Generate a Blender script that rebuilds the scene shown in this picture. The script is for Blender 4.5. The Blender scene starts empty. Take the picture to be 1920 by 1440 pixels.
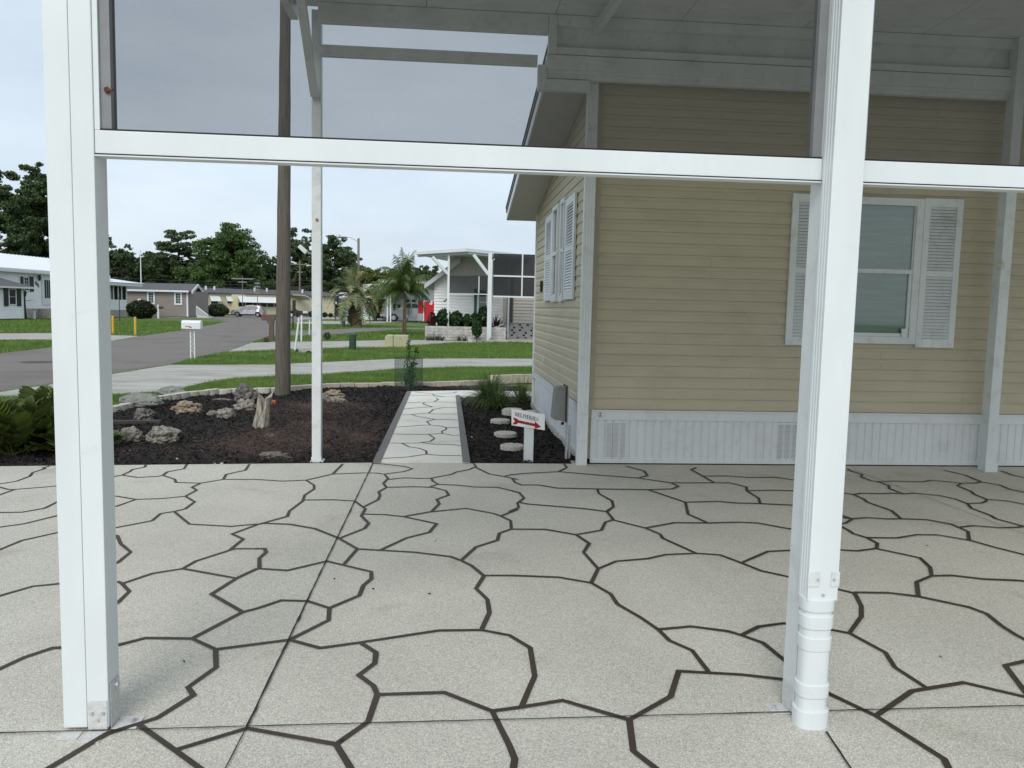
import bpy, bmesh, math, random
import numpy as np
from mathutils import Vector, Matrix
R = math.radians
sc = bpy.context.scene
C = sc.collection
rnd = random.Random(7)
rng = np.random.default_rng(7)

# ---------------------------------------------------------------- camera
F = 1500.0; HC = 1.55
YAW, PITCH, ROLL = R(4.78926), R(-5.35875), R(1.30367)
_f = Vector((math.sin(YAW)*math.cos(PITCH), math.cos(YAW)*math.cos(PITCH), math.sin(PITCH)))
_r0 = Vector((math.cos(YAW), -math.sin(YAW), 0)); _u0 = _r0.cross(_f)
_r = _r0*math.cos(ROLL) + _u0*math.sin(ROLL); _u = _u0*math.cos(ROLL) - _r0*math.sin(ROLL)
cam_d = bpy.data.cameras.new('camera'); cam = bpy.data.objects.new('camera', cam_d); C.objects.link(cam)
M = Matrix.Identity(4)
for i in range(3):
    M[i][0] = _r[i]; M[i][1] = _u[i]; M[i][2] = -_f[i]
M[2][3] = HC
cam.matrix_world = M
cam_d.sensor_width = 36; cam_d.lens = F/1920*36; cam_d.clip_start = .05; cam_d.clip_end = 3000
sc.camera = cam

# ---------------------------------------------------------------- sky, sun, exposure
SUN_EL, SUN_AZ = R(40), R(196)      # azimuth the light comes from, clockwise from +Y
w = bpy.data.worlds.new("World"); sc.world = w; w.use_nodes = True
nt = w.node_tree; nt.nodes.clear()
def N(t, ty, **k):
    n = t.nodes.new(ty)
    for a, b in k.items(): setattr(n, a, b)
    return n
wo = N(nt, 'ShaderNodeOutputWorld'); bg = N(nt, 'ShaderNodeBackground'); bg.inputs[1].default_value = .115
sky = N(nt, 'ShaderNodeTexSky', sky_type='NISHITA', sun_disc=False, sun_elevation=SUN_EL, sun_rotation=SUN_AZ)
sky.air_density = 1.0; sky.dust_density = 2.5; sky.ozone_density = 1.0
tc = N(nt, 'ShaderNodeTexCoord'); mp = N(nt, 'ShaderNodeMapping'); mp.inputs['Scale'].default_value = (1.2, 1.2, 3.6)
no = N(nt, 'ShaderNodeTexNoise'); no.inputs['Scale'].default_value = 1.9; no.inputs['Detail'].default_value = 7; no.inputs['Roughness'].default_value = .55
cr = N(nt, 'ShaderNodeValToRGB'); e = cr.color_ramp.elements
e[0].position = .34; e[0].color = (4.3, 5.0, 5.75, 1); e[1].position = .66; e[1].color = (5.6, 6.3, 6.95, 1)
mx = N(nt, 'ShaderNodeMixRGB'); mx.inputs[0].default_value = .86
nt.links.new(tc.outputs['Generated'], mp.inputs[0]); nt.links.new(mp.outputs[0], no.inputs[0]); nt.links.new(no.outputs[0], cr.inputs[0])
nt.links.new(sky.outputs[0], mx.inputs[1]); nt.links.new(cr.outputs[0], mx.inputs[2])
nt.links.new(mx.outputs[0], bg.inputs[0]); nt.links.new(bg.outputs[0], wo.inputs[0])
sd = bpy.data.lights.new('sun', 'SUN'); sd.energy = 1.5; sd.angle = R(30); sd.color = (1, .975, .94)
so = bpy.data.objects.new('sun', sd); C.objects.link(so)
sv = Vector((math.sin(SUN_AZ)*math.cos(SUN_EL), math.cos(SUN_AZ)*math.cos(SUN_EL), math.sin(SUN_EL)))
so.rotation_euler = sv.to_track_quat('Z', 'Y').to_euler()
sc.view_settings.view_transform = 'Standard'; sc.view_settings.look = 'None'
sc.view_settings.exposure = 0.42; sc.view_settings.gamma = 1; sc.view_settings.use_curve_mapping = False
sc.render.engine = 'CYCLES'
sc.cycles.transparent_max_bounces = 16; sc.cycles.max_bounces = 7

# ---------------------------------------------------------------- where a point of the place stands
def ray(x, y): return _r*((x-960)/F) - _u*((y-720)/F) + _f
def G(x, y, z=0.0):
    d = ray(x, y); t = (z-HC)/d.z; return Vector((d.x*t, d.y*t, z))
def PY(x, y, Y):
    d = ray(x, y); t = Y/d.y; return Vector((d.x*t, Y, d.z*t+HC))
def PX(x, y, X):
    d = ray(x, y); t = X/d.x; return Vector((X, d.y*t, d.z*t+HC))

# ---------------------------------------------------------------- materials
MT = {}
def mat(name, col, rough=.6, var=0.0, vscale=8, bump=0.0, bscale=60, metal=0.0, spec=.4, island=0.0, col2=None, alpha=None, coords='Object', stretch=None, detail=4, transl=0.0, coat=0.0, emit=None):
    m = bpy.data.materials.new(name); m.use_nodes = True; t = m.node_tree; b = t.nodes['Principled BSDF']
    L = t.links.new
    b.inputs['Base Color'].default_value = (*col, 1); b.inputs['Roughness'].default_value = rough
    b.inputs['Metallic'].default_value = metal; b.inputs['Specular IOR Level'].default_value = spec
    b.inputs['Coat Weight'].default_value = coat
    tcn = N(t, 'ShaderNodeTexCoord'); src = tcn.outputs[coords]
    if stretch:
        mpn = N(t, 'ShaderNodeMapping'); mpn.inputs['Scale'].default_value = stretch; L(src, mpn.inputs[0]); src = mpn.outputs[0]
    out = None
    if var > 0 or col2:
        n = N(t, 'ShaderNodeTexNoise'); n.inputs['Scale'].default_value = vscale; n.inputs['Detail'].default_value = detail; n.inputs['Roughness'].default_value = .6
        L(src, n.inputs[0]); r = N(t, 'ShaderNodeValToRGB'); a, c = r.color_ramp.elements
        a.position = .3; c.position = .7
        c2 = col2 or tuple(min(1, v*(1+var)) for v in col); c1 = col if col2 else tuple(v*(1-var) for v in col)
        a.color = (*c1, 1); c.color = (*c2, 1); L(n.outputs[0], r.inputs[0]); out = r.outputs[0]
        L(out, b.inputs['Base Color'])
    if island > 0:
        g = N(t, 'ShaderNodeNewGeometry'); hs = N(t, 'ShaderNodeHueSaturation'); mr = N(t, 'ShaderNodeMapRange')
        mr.inputs['To Min'].default_value = 1-island; mr.inputs['To Max'].default_value = 1+island
        L(g.outputs['Random Per Island'], mr.inputs[0]); L(mr.outputs[0], hs.inputs['Value'])
        if out: L(out, hs.inputs['Color'])
        else: hs.inputs['Color'].default_value = (*col, 1)
        L(hs.outputs[0], b.inputs['Base Color']); out = hs.outputs[0]
    if bump > 0:
        n2 = N(t, 'ShaderNodeTexNoise'); n2.inputs['Scale'].default_value = bscale; n2.inputs['Detail'].default_value = 5
        L(src, n2.inputs[0]); bp = N(t, 'ShaderNodeBump'); bp.inputs['Strength'].default_value = bump; bp.inputs['Distance'].default_value = .01
        L(n2.outputs[0], bp.inputs['Height']); L(bp.outputs[0], b.inputs['Normal'])
    o = t.nodes['Material Output']
    if transl > 0:
        tr = N(t, 'ShaderNodeBsdfTranslucent'); tr.inputs[0].default_value = (*col, 1)
        if out: L(out, tr.inputs[0])
        ms = N(t, 'ShaderNodeMixShader'); ms.inputs[0].default_value = transl
        L(b.outputs[0], ms.inputs[1]); L(tr.outputs[0], ms.inputs[2]); L(ms.outputs[0], o.inputs[0])
    if alpha is not None:
        tp = N(t, 'ShaderNodeBsdfTransparent'); ms = N(t, 'ShaderNodeMixShader'); ms.inputs[0].default_value = alpha
        wv = N(t, 'ShaderNodeTexNoise'); wv.inputs['Scale'].default_value = 1; mpn = N(t, 'ShaderNodeMapping'); mpn.inputs['Scale'].default_value = (500, 500, 60)
        L(tcn.outputs['Object'], mpn.inputs[0]); L(mpn.outputs[0], wv.inputs[0]); mr = N(t, 'ShaderNodeMapRange')
        mr.inputs['From Min'].default_value = .3; mr.inputs['From Max'].default_value = .7
        mr.inputs['To Min'].default_value = alpha-.012; mr.inputs['To Max'].default_value = alpha+.012
        L(wv.outputs[0], mr.inputs[0]); L(mr.outputs[0], ms.inputs[0])
        L(tp.outputs[0], ms.inputs[1]); L(b.outputs[0], ms.inputs[2]); L(ms.outputs[0], o.inputs[0])
    MT[name] = m
    return m
white = mat('white_paint', (.67, .705, .71), .38, var=.05, vscale=2.2, stretch=(1.5, 1.5, .5), bump=.03, bscale=25)
white_dirty = mat('white_aluminium', (.66, .69, .69), .42, var=.08, vscale=3, stretch=(1, 1, .3), bump=.04, bscale=15)
vinyl = mat('white_vinyl', (.66, .685, .69), .5, var=.04, vscale=2, stretch=(4, 4, .5))
beige = mat('beige_siding', (.475, .43, .31), .55, var=.06, vscale=1.3, stretch=(1, 1, 6), bump=.06, bscale=40)
beige_trim = mat('beige_trim', (.40, .36, .27), .5, var=.03)
grey_metal = mat('grey_metal', (.22, .225, .22), .5, var=.15, vscale=6, metal=.3)
galv = mat('galvanised_steel', (.55, .56, .56), .45, var=.15, vscale=30, metal=.5)
dark_rubber = mat('black_rubber', (.012, .012, .013), .7)
black = mat('black_paint', (.015, .015, .016), .45)
darkgap = mat('dark_joint', (.02, .02, .018), .9)
screenm = mat('screen_mesh', (.016, .017, .018), .9, alpha=.53)
screen_far = mat('dark_screen_mesh', (.03, .032, .035), .9, alpha=.80)
guardm = mat('green_guard_mesh', (.03, .065, .05), .8, alpha=.30)
line_m = mat('grey_joint_paint', (.042, .031, .023), .65, var=.3, vscale=3, bump=.1, bscale=200)
lawn_m = mat('lawn_soil', (.06, .10, .024), .95, col2=(.13, .175, .045), vscale=.8, bump=.4, bscale=30, detail=9)
grass_m = mat('grass_blades', (.085, .165, .030), .55, col2=(.17, .26, .06), vscale=.7, island=.38, transl=.25, spec=.25)
asphalt = mat('asphalt', (.12, .108, .098), .95, col2=(.22, .20, .182), vscale=60, bump=.5, bscale=90, detail=8)
conc = mat('driveway_concrete', (.28, .27, .24), .9, col2=(.44, .425, .385), vscale=1.3, bump=.15, bscale=40, detail=9, stretch=(.5, 1.7, 1))
mulch_m = mat('dark_mulch', (.007, .0055, .005), .95, col2=(.020, .015, .013), vscale=25, bump=1, bscale=60)
chip_m = mat('mulch_chips', (.0135, .0100, .0088), .85, island=.8)
straw_m = mat('pine_straw', (.11, .068, .048), .8, island=.6)
rock_m = mat('limestone_rock', (.045, .042, .035), .95, col2=(.40, .38, .32), vscale=22, bump=1, bscale=45, detail=9)  # limestone, tan and dark rock: dark noise tone paints shade of pits and crevices
rock_tan = mat('tan_rock', (.09, .06, .038), .95, col2=(.40, .345, .26), vscale=20, bump=1, bscale=26, detail=9)
rock_dark = mat('dark_rock', (.03, .028, .025), .95, col2=(.24, .225, .20), vscale=26, bump=1, bscale=30, detail=9)
moss_rock = mat('mossy_concrete', (.13, .13, .118), .95, col2=(.27, .285, .25), vscale=5, bump=.9, bscale=30, detail=9)
paver_m = mat('paver_concrete', (.36, .32, .26), .9, col2=(.50, .46, .38), vscale=7, bump=.5, bscale=120, detail=8)
edge_m = mat('edging_concrete', (.38, .36, .31), .9, col2=(.58, .55, .47), vscale=6, bump=.3, bscale=90)
wood_m = mat('weathered_wood', (.10, .085, .065), .9, col2=(.30, .265, .21), vscale=6, stretch=(9, 9, .8), bump=.9, bscale=20, detail=8)
pole_m = mat('creosote_pole', (.065, .056, .046), .85, col2=(.16, .14, .115), vscale=7, stretch=(8, 8, .35), bump=.8, bscale=12, detail=8)
bark_m = mat('bark', (.06, .05, .04), .95, var=.4, vscale=3, bump=.7, bscale=10)
palm_bark = mat('palm_bark', (.13, .10, .065), .95, var=.4, vscale=9, bump=1, bscale=14)
glass = mat('window_glass', (.045, .07, .065), .04, spec=1.0)
glass_dark = mat('dark_glass', (.012, .014, .016), .15, spec=.35)
blind_reflection = mat('blind_green_reflection', (.12, .19, .155), .05, spec=.8, var=.2, vscale=2, stretch=(1, 1, 14), coat=1.0)  # blind tone; its extra green stands in for trees mirrored in the pane
roof_grey = mat('grey_shingles', (.10, .10, .105), .9, var=.2, vscale=3, bump=.3, bscale=30)
roof_white = mat('white_metal_roof', (.74, .77, .80), .35, var=.04)
house_white = mat('white_siding', (.80, .81, .81), .55, var=.04, vscale=1)
house_grey = mat('taupe_siding', (.235, .205, .185), .6, var=.06, vscale=1)
house_cream = mat('cream_siding', (.62, .57, .40), .6, var=.05, vscale=1)
house_blue = mat('blue_siding', (.25, .38, .50), .6, var=.05, vscale=1)
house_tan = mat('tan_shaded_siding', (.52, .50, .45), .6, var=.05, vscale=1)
stone_m = mat('stacked_stone', (.26, .23, .20), .95, col2=(.45, .42, .37), vscale=5, bump=.6, bscale=10)
yellow_m = mat('yellow_paint', (.62, .36, .03), .5, var=.1)
red_m = mat('red_paint', (.42, .012, .02), .4)
silver_m = mat('silver_car_paint', (.25, .26, .28), .3, metal=.3, coat=.7)
util_tan = mat('tan_fibreglass', (.38, .37, .235), .6, var=.06, vscale=3, bump=.05)
util_green = mat('green_plastic', (.025, .055, .035), .5, var=.1)
green_sh = mat('green_shutter', (.02, .12, .09), .5)
brown_m = mat('brown_plastic', (.10, .075, .062), .55, var=.1)
shrub_dark = mat('dark_hedge_leaf', (.018, .030, .008), .5, island=.5, transl=.15)
shrub_sage = mat('sage_hedge_leaf', (.06, .085, .045), .6, island=.4, transl=.15)
leaf_glossy = mat('glossy_shrub_leaf', (.022, .055, .014), .35, island=.5, transl=.2)
leaf_red = mat('burgundy_leaf', (.06, .012, .016), .5, island=.4)
cycad_m = mat('cycad_leaf', (.070, .098, .020), .45, island=.45, transl=.25)
blade_m = mat('strappy_leaf', (.085, .13, .035), .5, island=.5, transl=.3)
sap_m = mat('sapling_leaf', (.05, .11, .03), .45, island=.4, transl=.25)
flower_m = mat('brownish_bush_leaf', (.12, .085, .065), .6, island=.4)
fol = {
 'dark': mat('foliage_dark', (.060, .098, .035), .6, var=.35, vscale=.25, island=.55, transl=.2),
 'oak': mat('foliage_oak', (.074, .118, .038), .6, var=.3, vscale=.25, island=.55, transl=.2),
 'mid': mat('foliage_mid', (.078, .140, .038), .6, var=.3, vscale=.25, island=.55, transl=.25),
 'pine': mat('foliage_pine', (.072, .108, .042), .6, var=.3, vscale=.3, island=.5, transl=.15),
 'olive': mat('foliage_olive', (.11, .14, .03), .6, var=.3, vscale=.3, island=.5, transl=.25)}
palm_blue = mat('pindo_frond', (.20, .225, .11), .5, island=.45, transl=.25)
palm_tip = mat('pindo_dry_frond', (.40, .28, .11), .6, island=.4)
palm_green = mat('queen_palm_frond', (.075, .12, .024), .5, island=.5, transl=.25)

def smudge(m, amt=.86, scale=5, lo=.56, hi=.72, tint=(1, .98, .95)):
    """dirt patches with a shape of their own, multiplied over a paint colour"""
    t = m.node_tree; b = t.nodes['Principled BSDF']; L = t.links.new; inp = b.inputs['Base Color']; src = inp.links[0].from_socket
    tcn = N(t, 'ShaderNodeTexCoord'); n = N(t, 'ShaderNodeTexNoise'); n.inputs['Scale'].default_value = scale; n.inputs['Detail'].default_value = 9; n.inputs['Roughness'].default_value = .7; n.inputs['Distortion'].default_value = .6
    L(tcn.outputs['Object'], n.inputs[0]); r = N(t, 'ShaderNodeValToRGB'); r.color_ramp.elements[0].position = lo; r.color_ramp.elements[0].color = (1, 1, 1, 1)
    r.color_ramp.elements[1].position = hi; r.color_ramp.elements[1].color = (*[amt*c for c in tint], 1); L(n.outputs[0], r.inputs[0])
    mu = N(t, 'ShaderNodeMixRGB', blend_type='MULTIPLY'); mu.inputs[0].default_value = 1; L(src, mu.inputs[1]); L(r.outputs[0], mu.inputs[2]); L(mu.outputs[0], inp)
smudge(white, .88, 7, .60, .76); smudge(white_dirty, .80, 6, .52, .72); smudge(vinyl, .86, 4, .54, .72); smudge(beige, .90, 1.6, .50, .72, (1, .99, .97)); smudge(asphalt, .78, .35, .48, .62); smudge(house_white, .85, 1.2, .52, .70)
smudge(conc, .78, 1.1, .50, .66, (1, 1, .97)); smudge(lawn_m, .75, .5, .5, .65, (1.1, .95, .8))
def patio_mat(name, base, hi, lo, grout=None):
    m = bpy.data.materials.new(name); m.use_nodes = True; t = m.node_tree; b = t.nodes['Principled BSDF']; L = t.links.new
    tcn = N(t, 'ShaderNodeTexCoord')
    big = N(t, 'ShaderNodeTexNoise'); big.inputs['Scale'].default_value = .9; big.inputs['Detail'].default_value = 6
    L(tcn.outputs['Object'], big.inputs[0])
    r = N(t, 'ShaderNodeValToRGB'); a, c = r.color_ramp.elements; a.position = .35; c.position = .65
    a.color = (*[v*.92 for v in base], 1); c.color = (*[v*1.05 for v in base], 1); L(big.outputs[0], r.inputs[0])
    v = N(t, 'ShaderNodeTexVoronoi'); v.inputs['Scale'].default_value = 260; vsep = N(t, 'ShaderNodeSeparateColor'); L(v.outputs['Color'], vsep.inputs[0])
    L(tcn.outputs['Object'], v.inputs[0])
    r2 = N(t, 'ShaderNodeValToRGB'); r2.color_ramp.elements[0].position = .12; r2.color_ramp.elements[0].color = (lo, lo, lo, 1)
    r2.color_ramp.elements[1].position = .92; r2.color_ramp.elements[1].color = (hi, hi, hi, 1)
    L(vsep.outputs[0], r2.inputs[0])
    mu = N(t, 'ShaderNodeMixRGB', blend_type='MULTIPLY'); mu.inputs[0].default_value = 1
    L(r.outputs[0], mu.inputs[1]); L(r2.outputs[0], mu.inputs[2])
    last = mu.outputs[0]
    # a few stains with a shape of their own
    s = N(t, 'ShaderNodeTexNoise'); s.inputs['Scale'].default_value = 1.7; s.inputs['Detail'].default_value = 8; s.inputs['Distortion'].default_value = .8
    L(tcn.outputs['Object'], s.inputs[0]); r3 = N(t, 'ShaderNodeValToRGB'); r3.color_ramp.elements[0].position = .60; r3.color_ramp.elements[0].color = (1, 1, 1, 1)
    r3.color_ramp.elements[1].position = .75; r3.color_ramp.elements[1].color = (.82, .80, .76, 1); L(s.outputs[0], r3.inputs[0])
    m2 = N(t, 'ShaderNodeMixRGB', blend_type='MULTIPLY'); m2.inputs[0].default_value = 1; L(last, m2.inputs[1]); L(r3.outputs[0], m2.inputs[2])
    L(m2.outputs[0], b.inputs['Base Color']); b.inputs['Roughness'].default_value = .8; b.inputs['Specular IOR Level'].default_value = .25
    bp = N(t, 'ShaderNodeBump'); bp.inputs['Strength'].default_value = .2; bp.inputs['Distance'].default_value = .002
    L(vsep.outputs[1], bp.inputs['Height']); L(bp.outputs[0], b.inputs['Normal'])
    return m
patio_m = patio_mat('textured_patio_coating', (.49, .47, .408), 1.30, .72)
walk_m = patio_mat('walkway_coating', (.68, .66, .59), 1.06, .92)

# ---------------------------------------------------------------- mesh helpers
class MB:
    def __init__(s): s.v = []; s.f = []
    def add(s, vs, fs):
        o = len(s.v); s.v += [tuple(v) for v in vs]; s.f += [tuple(i+o for i in f) for f in fs]
    def obox(s, o, ax, ay, az):   # origin corner + three edge vectors
        o = Vector(o); ax = Vector(ax); ay = Vector(ay); az = Vector(az)
        vs = [o, o+ax, o+ax+ay, o+ay, o+az, o+ax+az, o+ax+ay+az, o+ay+az]
        fs = [(0, 3, 2, 1), (4, 5, 6, 7), (0, 1, 5, 4), (1, 2, 6, 5), (2, 3, 7, 6), (3, 0, 4, 7)]
        if ax.cross(ay).dot(az) < 0: fs = [f[::-1] for f in fs]
        s.add(vs, fs)
    def box(s, x0, x1, y0, y1, z0, z1): s.obox((x0, y0, z0), (x1-x0, 0, 0), (0, y1-y0, 0), (0, 0, z1-z0))
    def bar(s, a, b, w, h=None, up=(0, 0, 1)):
        a = Vector(a); b = Vector(b); d = b-a; h = h or w
        up = Vector(up)
        if abs(d.normalized().dot(up)) > .98: up = Vector((1, 0, 0))
        sx = d.cross(up).normalized()*w; sy = sx.cross(d).normalized()*h
        s.obox(a-sx/2-sy/2, d, sx, sy)
    def tube(s, pts, rad, n=10, cap=True):
        pts = [Vector(p) for p in pts]; rad = rad if isinstance(rad, (list, tuple)) else [rad]*len(pts)
        o = len(s.v)
        for i, p in enumerate(pts):
            d = (pts[min(i+1, len(pts)-1)] - pts[max(i-1, 0)]).normalized()
            ref = Vector((0, 0, 1)) if abs(d.z) < .9 else Vector((1, 0, 0))
            x = d.cross(ref).normalized(); y = d.cross(x)
            for k in range(n):
                a = 2*math.pi*k/n; s.v.append(tuple(p + (x*math.cos(a)+y*math.sin(a))*rad[i]))
        for i in range(len(pts)-1):
            for k in range(n):
                a = o+i*n+k; b = o+i*n+(k+1) % n; s.f.append((a, a+n, b+n, b))
        if cap:
            s.f.append(tuple(o+k for k in range(n))); s.f.append(tuple(o+(len(pts)-1)*n+k for k in reversed(range(n))))
    def prism(s, poly, h):        # poly list of Vector, h vector
        n = len(poly); h = Vector(h); vs = [Vector(p) for p in poly]; vs += [p+h for p in vs]
        s.add(vs, [tuple(range(n))[::-1], tuple(range(n, 2*n))] + [(i, (i+1) % n, n+(i+1) % n, n+i) for i in range(n)])
    def build(s, name, m, parent=None, bevel=0, smooth=False, fix=True):
        me = bpy.data.meshes.new(name); me.from_pydata(s.v, [], s.f); me.materials.append(m)
        if fix:
            bm = bmesh.new(); bm.from_mesh(me); bmesh.ops.recalc_face_normals(bm, faces=bm.faces); bm.to_mesh(me); bm.free()
        if smooth:
            for p in me.polygons: p.use_smooth = True
        o = bpy.data.objects.new(name, me); C.objects.link(o)
        if bevel:
            md = o.modifiers.new('bevel', 'BEVEL'); md.width = bevel; md.segments = 2; md.limit_method = 'ANGLE'
        if parent is not None: adopt(o, parent)
        return o
ORG = {}
def adopt(o, parent):
    o.parent = parent; p = parent; loc = Vector()
    while p is not None: loc += p.location; p = p.parent
    o.location = Vector(o.location)-loc
def thing(name, label, cat, loc=(0, 0, 0), group=None):
    o = bpy.data.objects.new(name, None); C.objects.link(o); o.location = loc; ORG[o.name] = tuple(loc)
    o.empty_display_size = .2
    o['label'] = label; o['category'] = cat
    if group: o['group'] = group
    return o
def tag(o, label, cat, group=None):
    o['label'] = label; o['category'] = cat
    if group: o['group'] = group
    return o
def struct(o, kind='structure'): o['kind'] = kind; return o
def npmesh(name, V, Fc, m, parent=None, per=3, smooth=False):
    me = bpy.data.meshes.new(name); V = np.asarray(V, dtype=np.float32); Fc = np.asarray(Fc, dtype=np.int32)
    me.vertices.add(len(V)); me.vertices.foreach_set('co', V.ravel())
    me.loops.add(Fc.size); me.loops.foreach_set('vertex_index', Fc.ravel())
    me.polygons.add(len(Fc)); me.polygons.foreach_set('loop_start', np.arange(0, Fc.size, per, dtype=np.int32))
    me.materials.append(m); me.update(calc_edges=True); me.validate()
    o = bpy.data.objects.new(name, me); C.objects.link(o)
    if parent is not None: adopt(o, parent)
    return o
def leaves(centres, size, asp=.6, g=None, flat=0.0, jit=.35):
    """one rhombic leaf per centre, randomly turned"""
    g = g or rng; n = len(centres); a = g.normal(size=(n, 3)); 
    if flat: a[:, 2] *= (1-flat)
    a /= np.linalg.norm(a, axis=1)[:, None]
    b = g.normal(size=(n, 3)); b -= (b*a).sum(1)[:, None]*a; b /= np.linalg.norm(b, axis=1)[:, None]
    c = np.cross(a, b); s = size*(1+jit*g.normal(size=(n, 1)).clip(-1.5, 1.5))
    V = np.stack([centres-a*s*.5, centres+b*s*asp*.5+c*s*.06, centres+a*s*.5, centres-b*s*asp*.5+c*s*.06], 1).reshape(-1, 3)
    return V, np.arange(n*4).reshape(-1, 4)

# ================================================================ SETTING: ground
gm = MB()
gs = [-500, -150, -60, -30, -15, -5, 5, 15, 30, 60, 150, 500]; ys = [-150, -30, -5, 5, 10, 20, 40, 60, 90, 130, 250, 900]
for i in range(len(gs)):
    for j in range(len(ys)): gm.v.append((gs[i], ys[j], -.045))
for i in range(len(gs)-1):
    for j in range(len(ys)-1):
        a = i*len(ys)+j; gm.f.append((a, a+len(ys), a+len(ys)+1, a+1))
struct(gm.build('lawn_ground', lawn_m))

HARD = []          # hard-surface outlines where no grass grows
def area(name, px, z, m, extra_pre=(), extra_post=(), grass_out=True):
    P = [Vector(p) for p in extra_pre] + [G(x, y, z) for x, y in px] + [Vector(p) for p in extra_post]
    P = [Vector((p.x, p.y, z)) for p in P]
    b = MB(); b.prism([p-Vector((0, 0, .03)) for p in P], (0, 0, .03)); o = b.build(name, m)
    # triangulate concave outline
    bm = bmesh.new(); bm.from_mesh(o.data); bmesh.ops.triangulate(bm, faces=[f for f in bm.faces if len(f.verts) > 4]); bm.to_mesh(o.data); bm.free()
    if grass_out: HARD.append(np.array([(p.x, p.y) for p in P]))
    return struct(o)
zr, zd = -.028, -.014
area('road', [(-60, 680), (0, 662.7), (100, 650.7), (213, 638), (263, 630), (337, 620), (400, 608.5), (427, 603), (400, 597), (340, 595.2), (380, 593), (470, 592), (560, 592.5), (640, 593), (560, 600), (545, 608), (539, 612.5), (506, 630), (476, 641), (425, 659.5), (362, 671.6), (319, 684), (213, 701), (100, 720), (0, 735), (-80, 750), (-700, 790), (-900, 765)], zr, asphalt)
area('near_driveway', [(-200, 790), (-80, 750), (0, 735), (100, 720), (213, 701), (319, 684), (400, 684), (506, 683.6), (585, 680), (607, 679), (740, 673), (880, 672), (997, 672.5), (1150, 674), (1150, 689), (997, 687), (885, 687), (740, 691.5), (607, 700.7), (537, 703), (510, 705), (443, 708), (383, 717), (343, 727), (300, 733), (213, 739), (100, 740), (0, 741.7), (-120, 748), (-200, 796)], zd, conc)
area('second_driveway', [(425, 659.5), (471, 642.7), (513, 641), (607, 640), (722, 638), (838, 637.2), (950, 634), (1120, 632), (1120, 636), (997, 637), (919, 641), (860, 642), (798, 646), (765, 648), (722, 651), (657, 651), (607, 652.5), (540, 655)], zd, conc)
area('third_driveway', [(506, 630), (520, 621), (585, 619), (607.5, 618), (690, 615), (796, 614.5), (830, 614.5), (830, 617.5), (796, 617.5), (748, 617.5), (690, 621.7), (623, 627.5), (540, 629)], zd, asphalt)
area('fourth_driveway', [(560, 604), (600, 602), (680, 602.5), (725, 602.5), (800, 601), (800, 603), (740, 604), (680, 606.5), (600, 607.5), (552, 607)], zd, conc)
area('far_pavement', [(560, 595.5), (610, 595), (690, 596), (690, 598), (610, 598.5), (556, 599)], zd, conc)
area('opposite_driveway', [(-200, 628), (0, 625), (100, 624.5), (213, 628.5), (262, 630), (213, 638), (100, 637), (0, 637), (-200, 640)], zd+.004, conc)
area('house_path', [(281, 591.5), (329, 592.5), (400, 593), (400, 594.5), (335, 595), (300, 594), (281, 593)], zd+.006, conc)

# patio slab, control joints, painted joint lines
EL, EM = Vector((-4.08, 7.63, 0)), Vector((-.70, 7.92, 0))
dl = (EL-EM).normalized()
pat = thing('patio', '', '', (0, 0, 0))
for k in ('label', 'category'): del pat[k]
pat['kind'] = 'structure'
b = MB(); b.prism([Vector((-14, 7.63+(-14+4.08)*.0858, -.06)), Vector((-14, -6, -.06)), Vector((16, -6, -.06)), Vector((16, 8.1, -.06)), Vector((1.3, 8.1, -.06)), Vector((1.3, 7.93, -.06)), EM+Vector((0, 0, -.06)), EL+Vector((0, 0, -.06))], (0, 0, .06))
b.build('slab', patio_m, pat)
def T(s, ox, oy):
    return lambda L: [(ox+x/s, oy+y/s) for x, y in L]
tA, tB, tC, tD, tE, tW = T(2, 0, 860), T(2, 960, 860), T(4, 0, 860), T(4, 480, 860), T(4, 1440, 860), T(8.727, 680, 720)
PL = []
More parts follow.
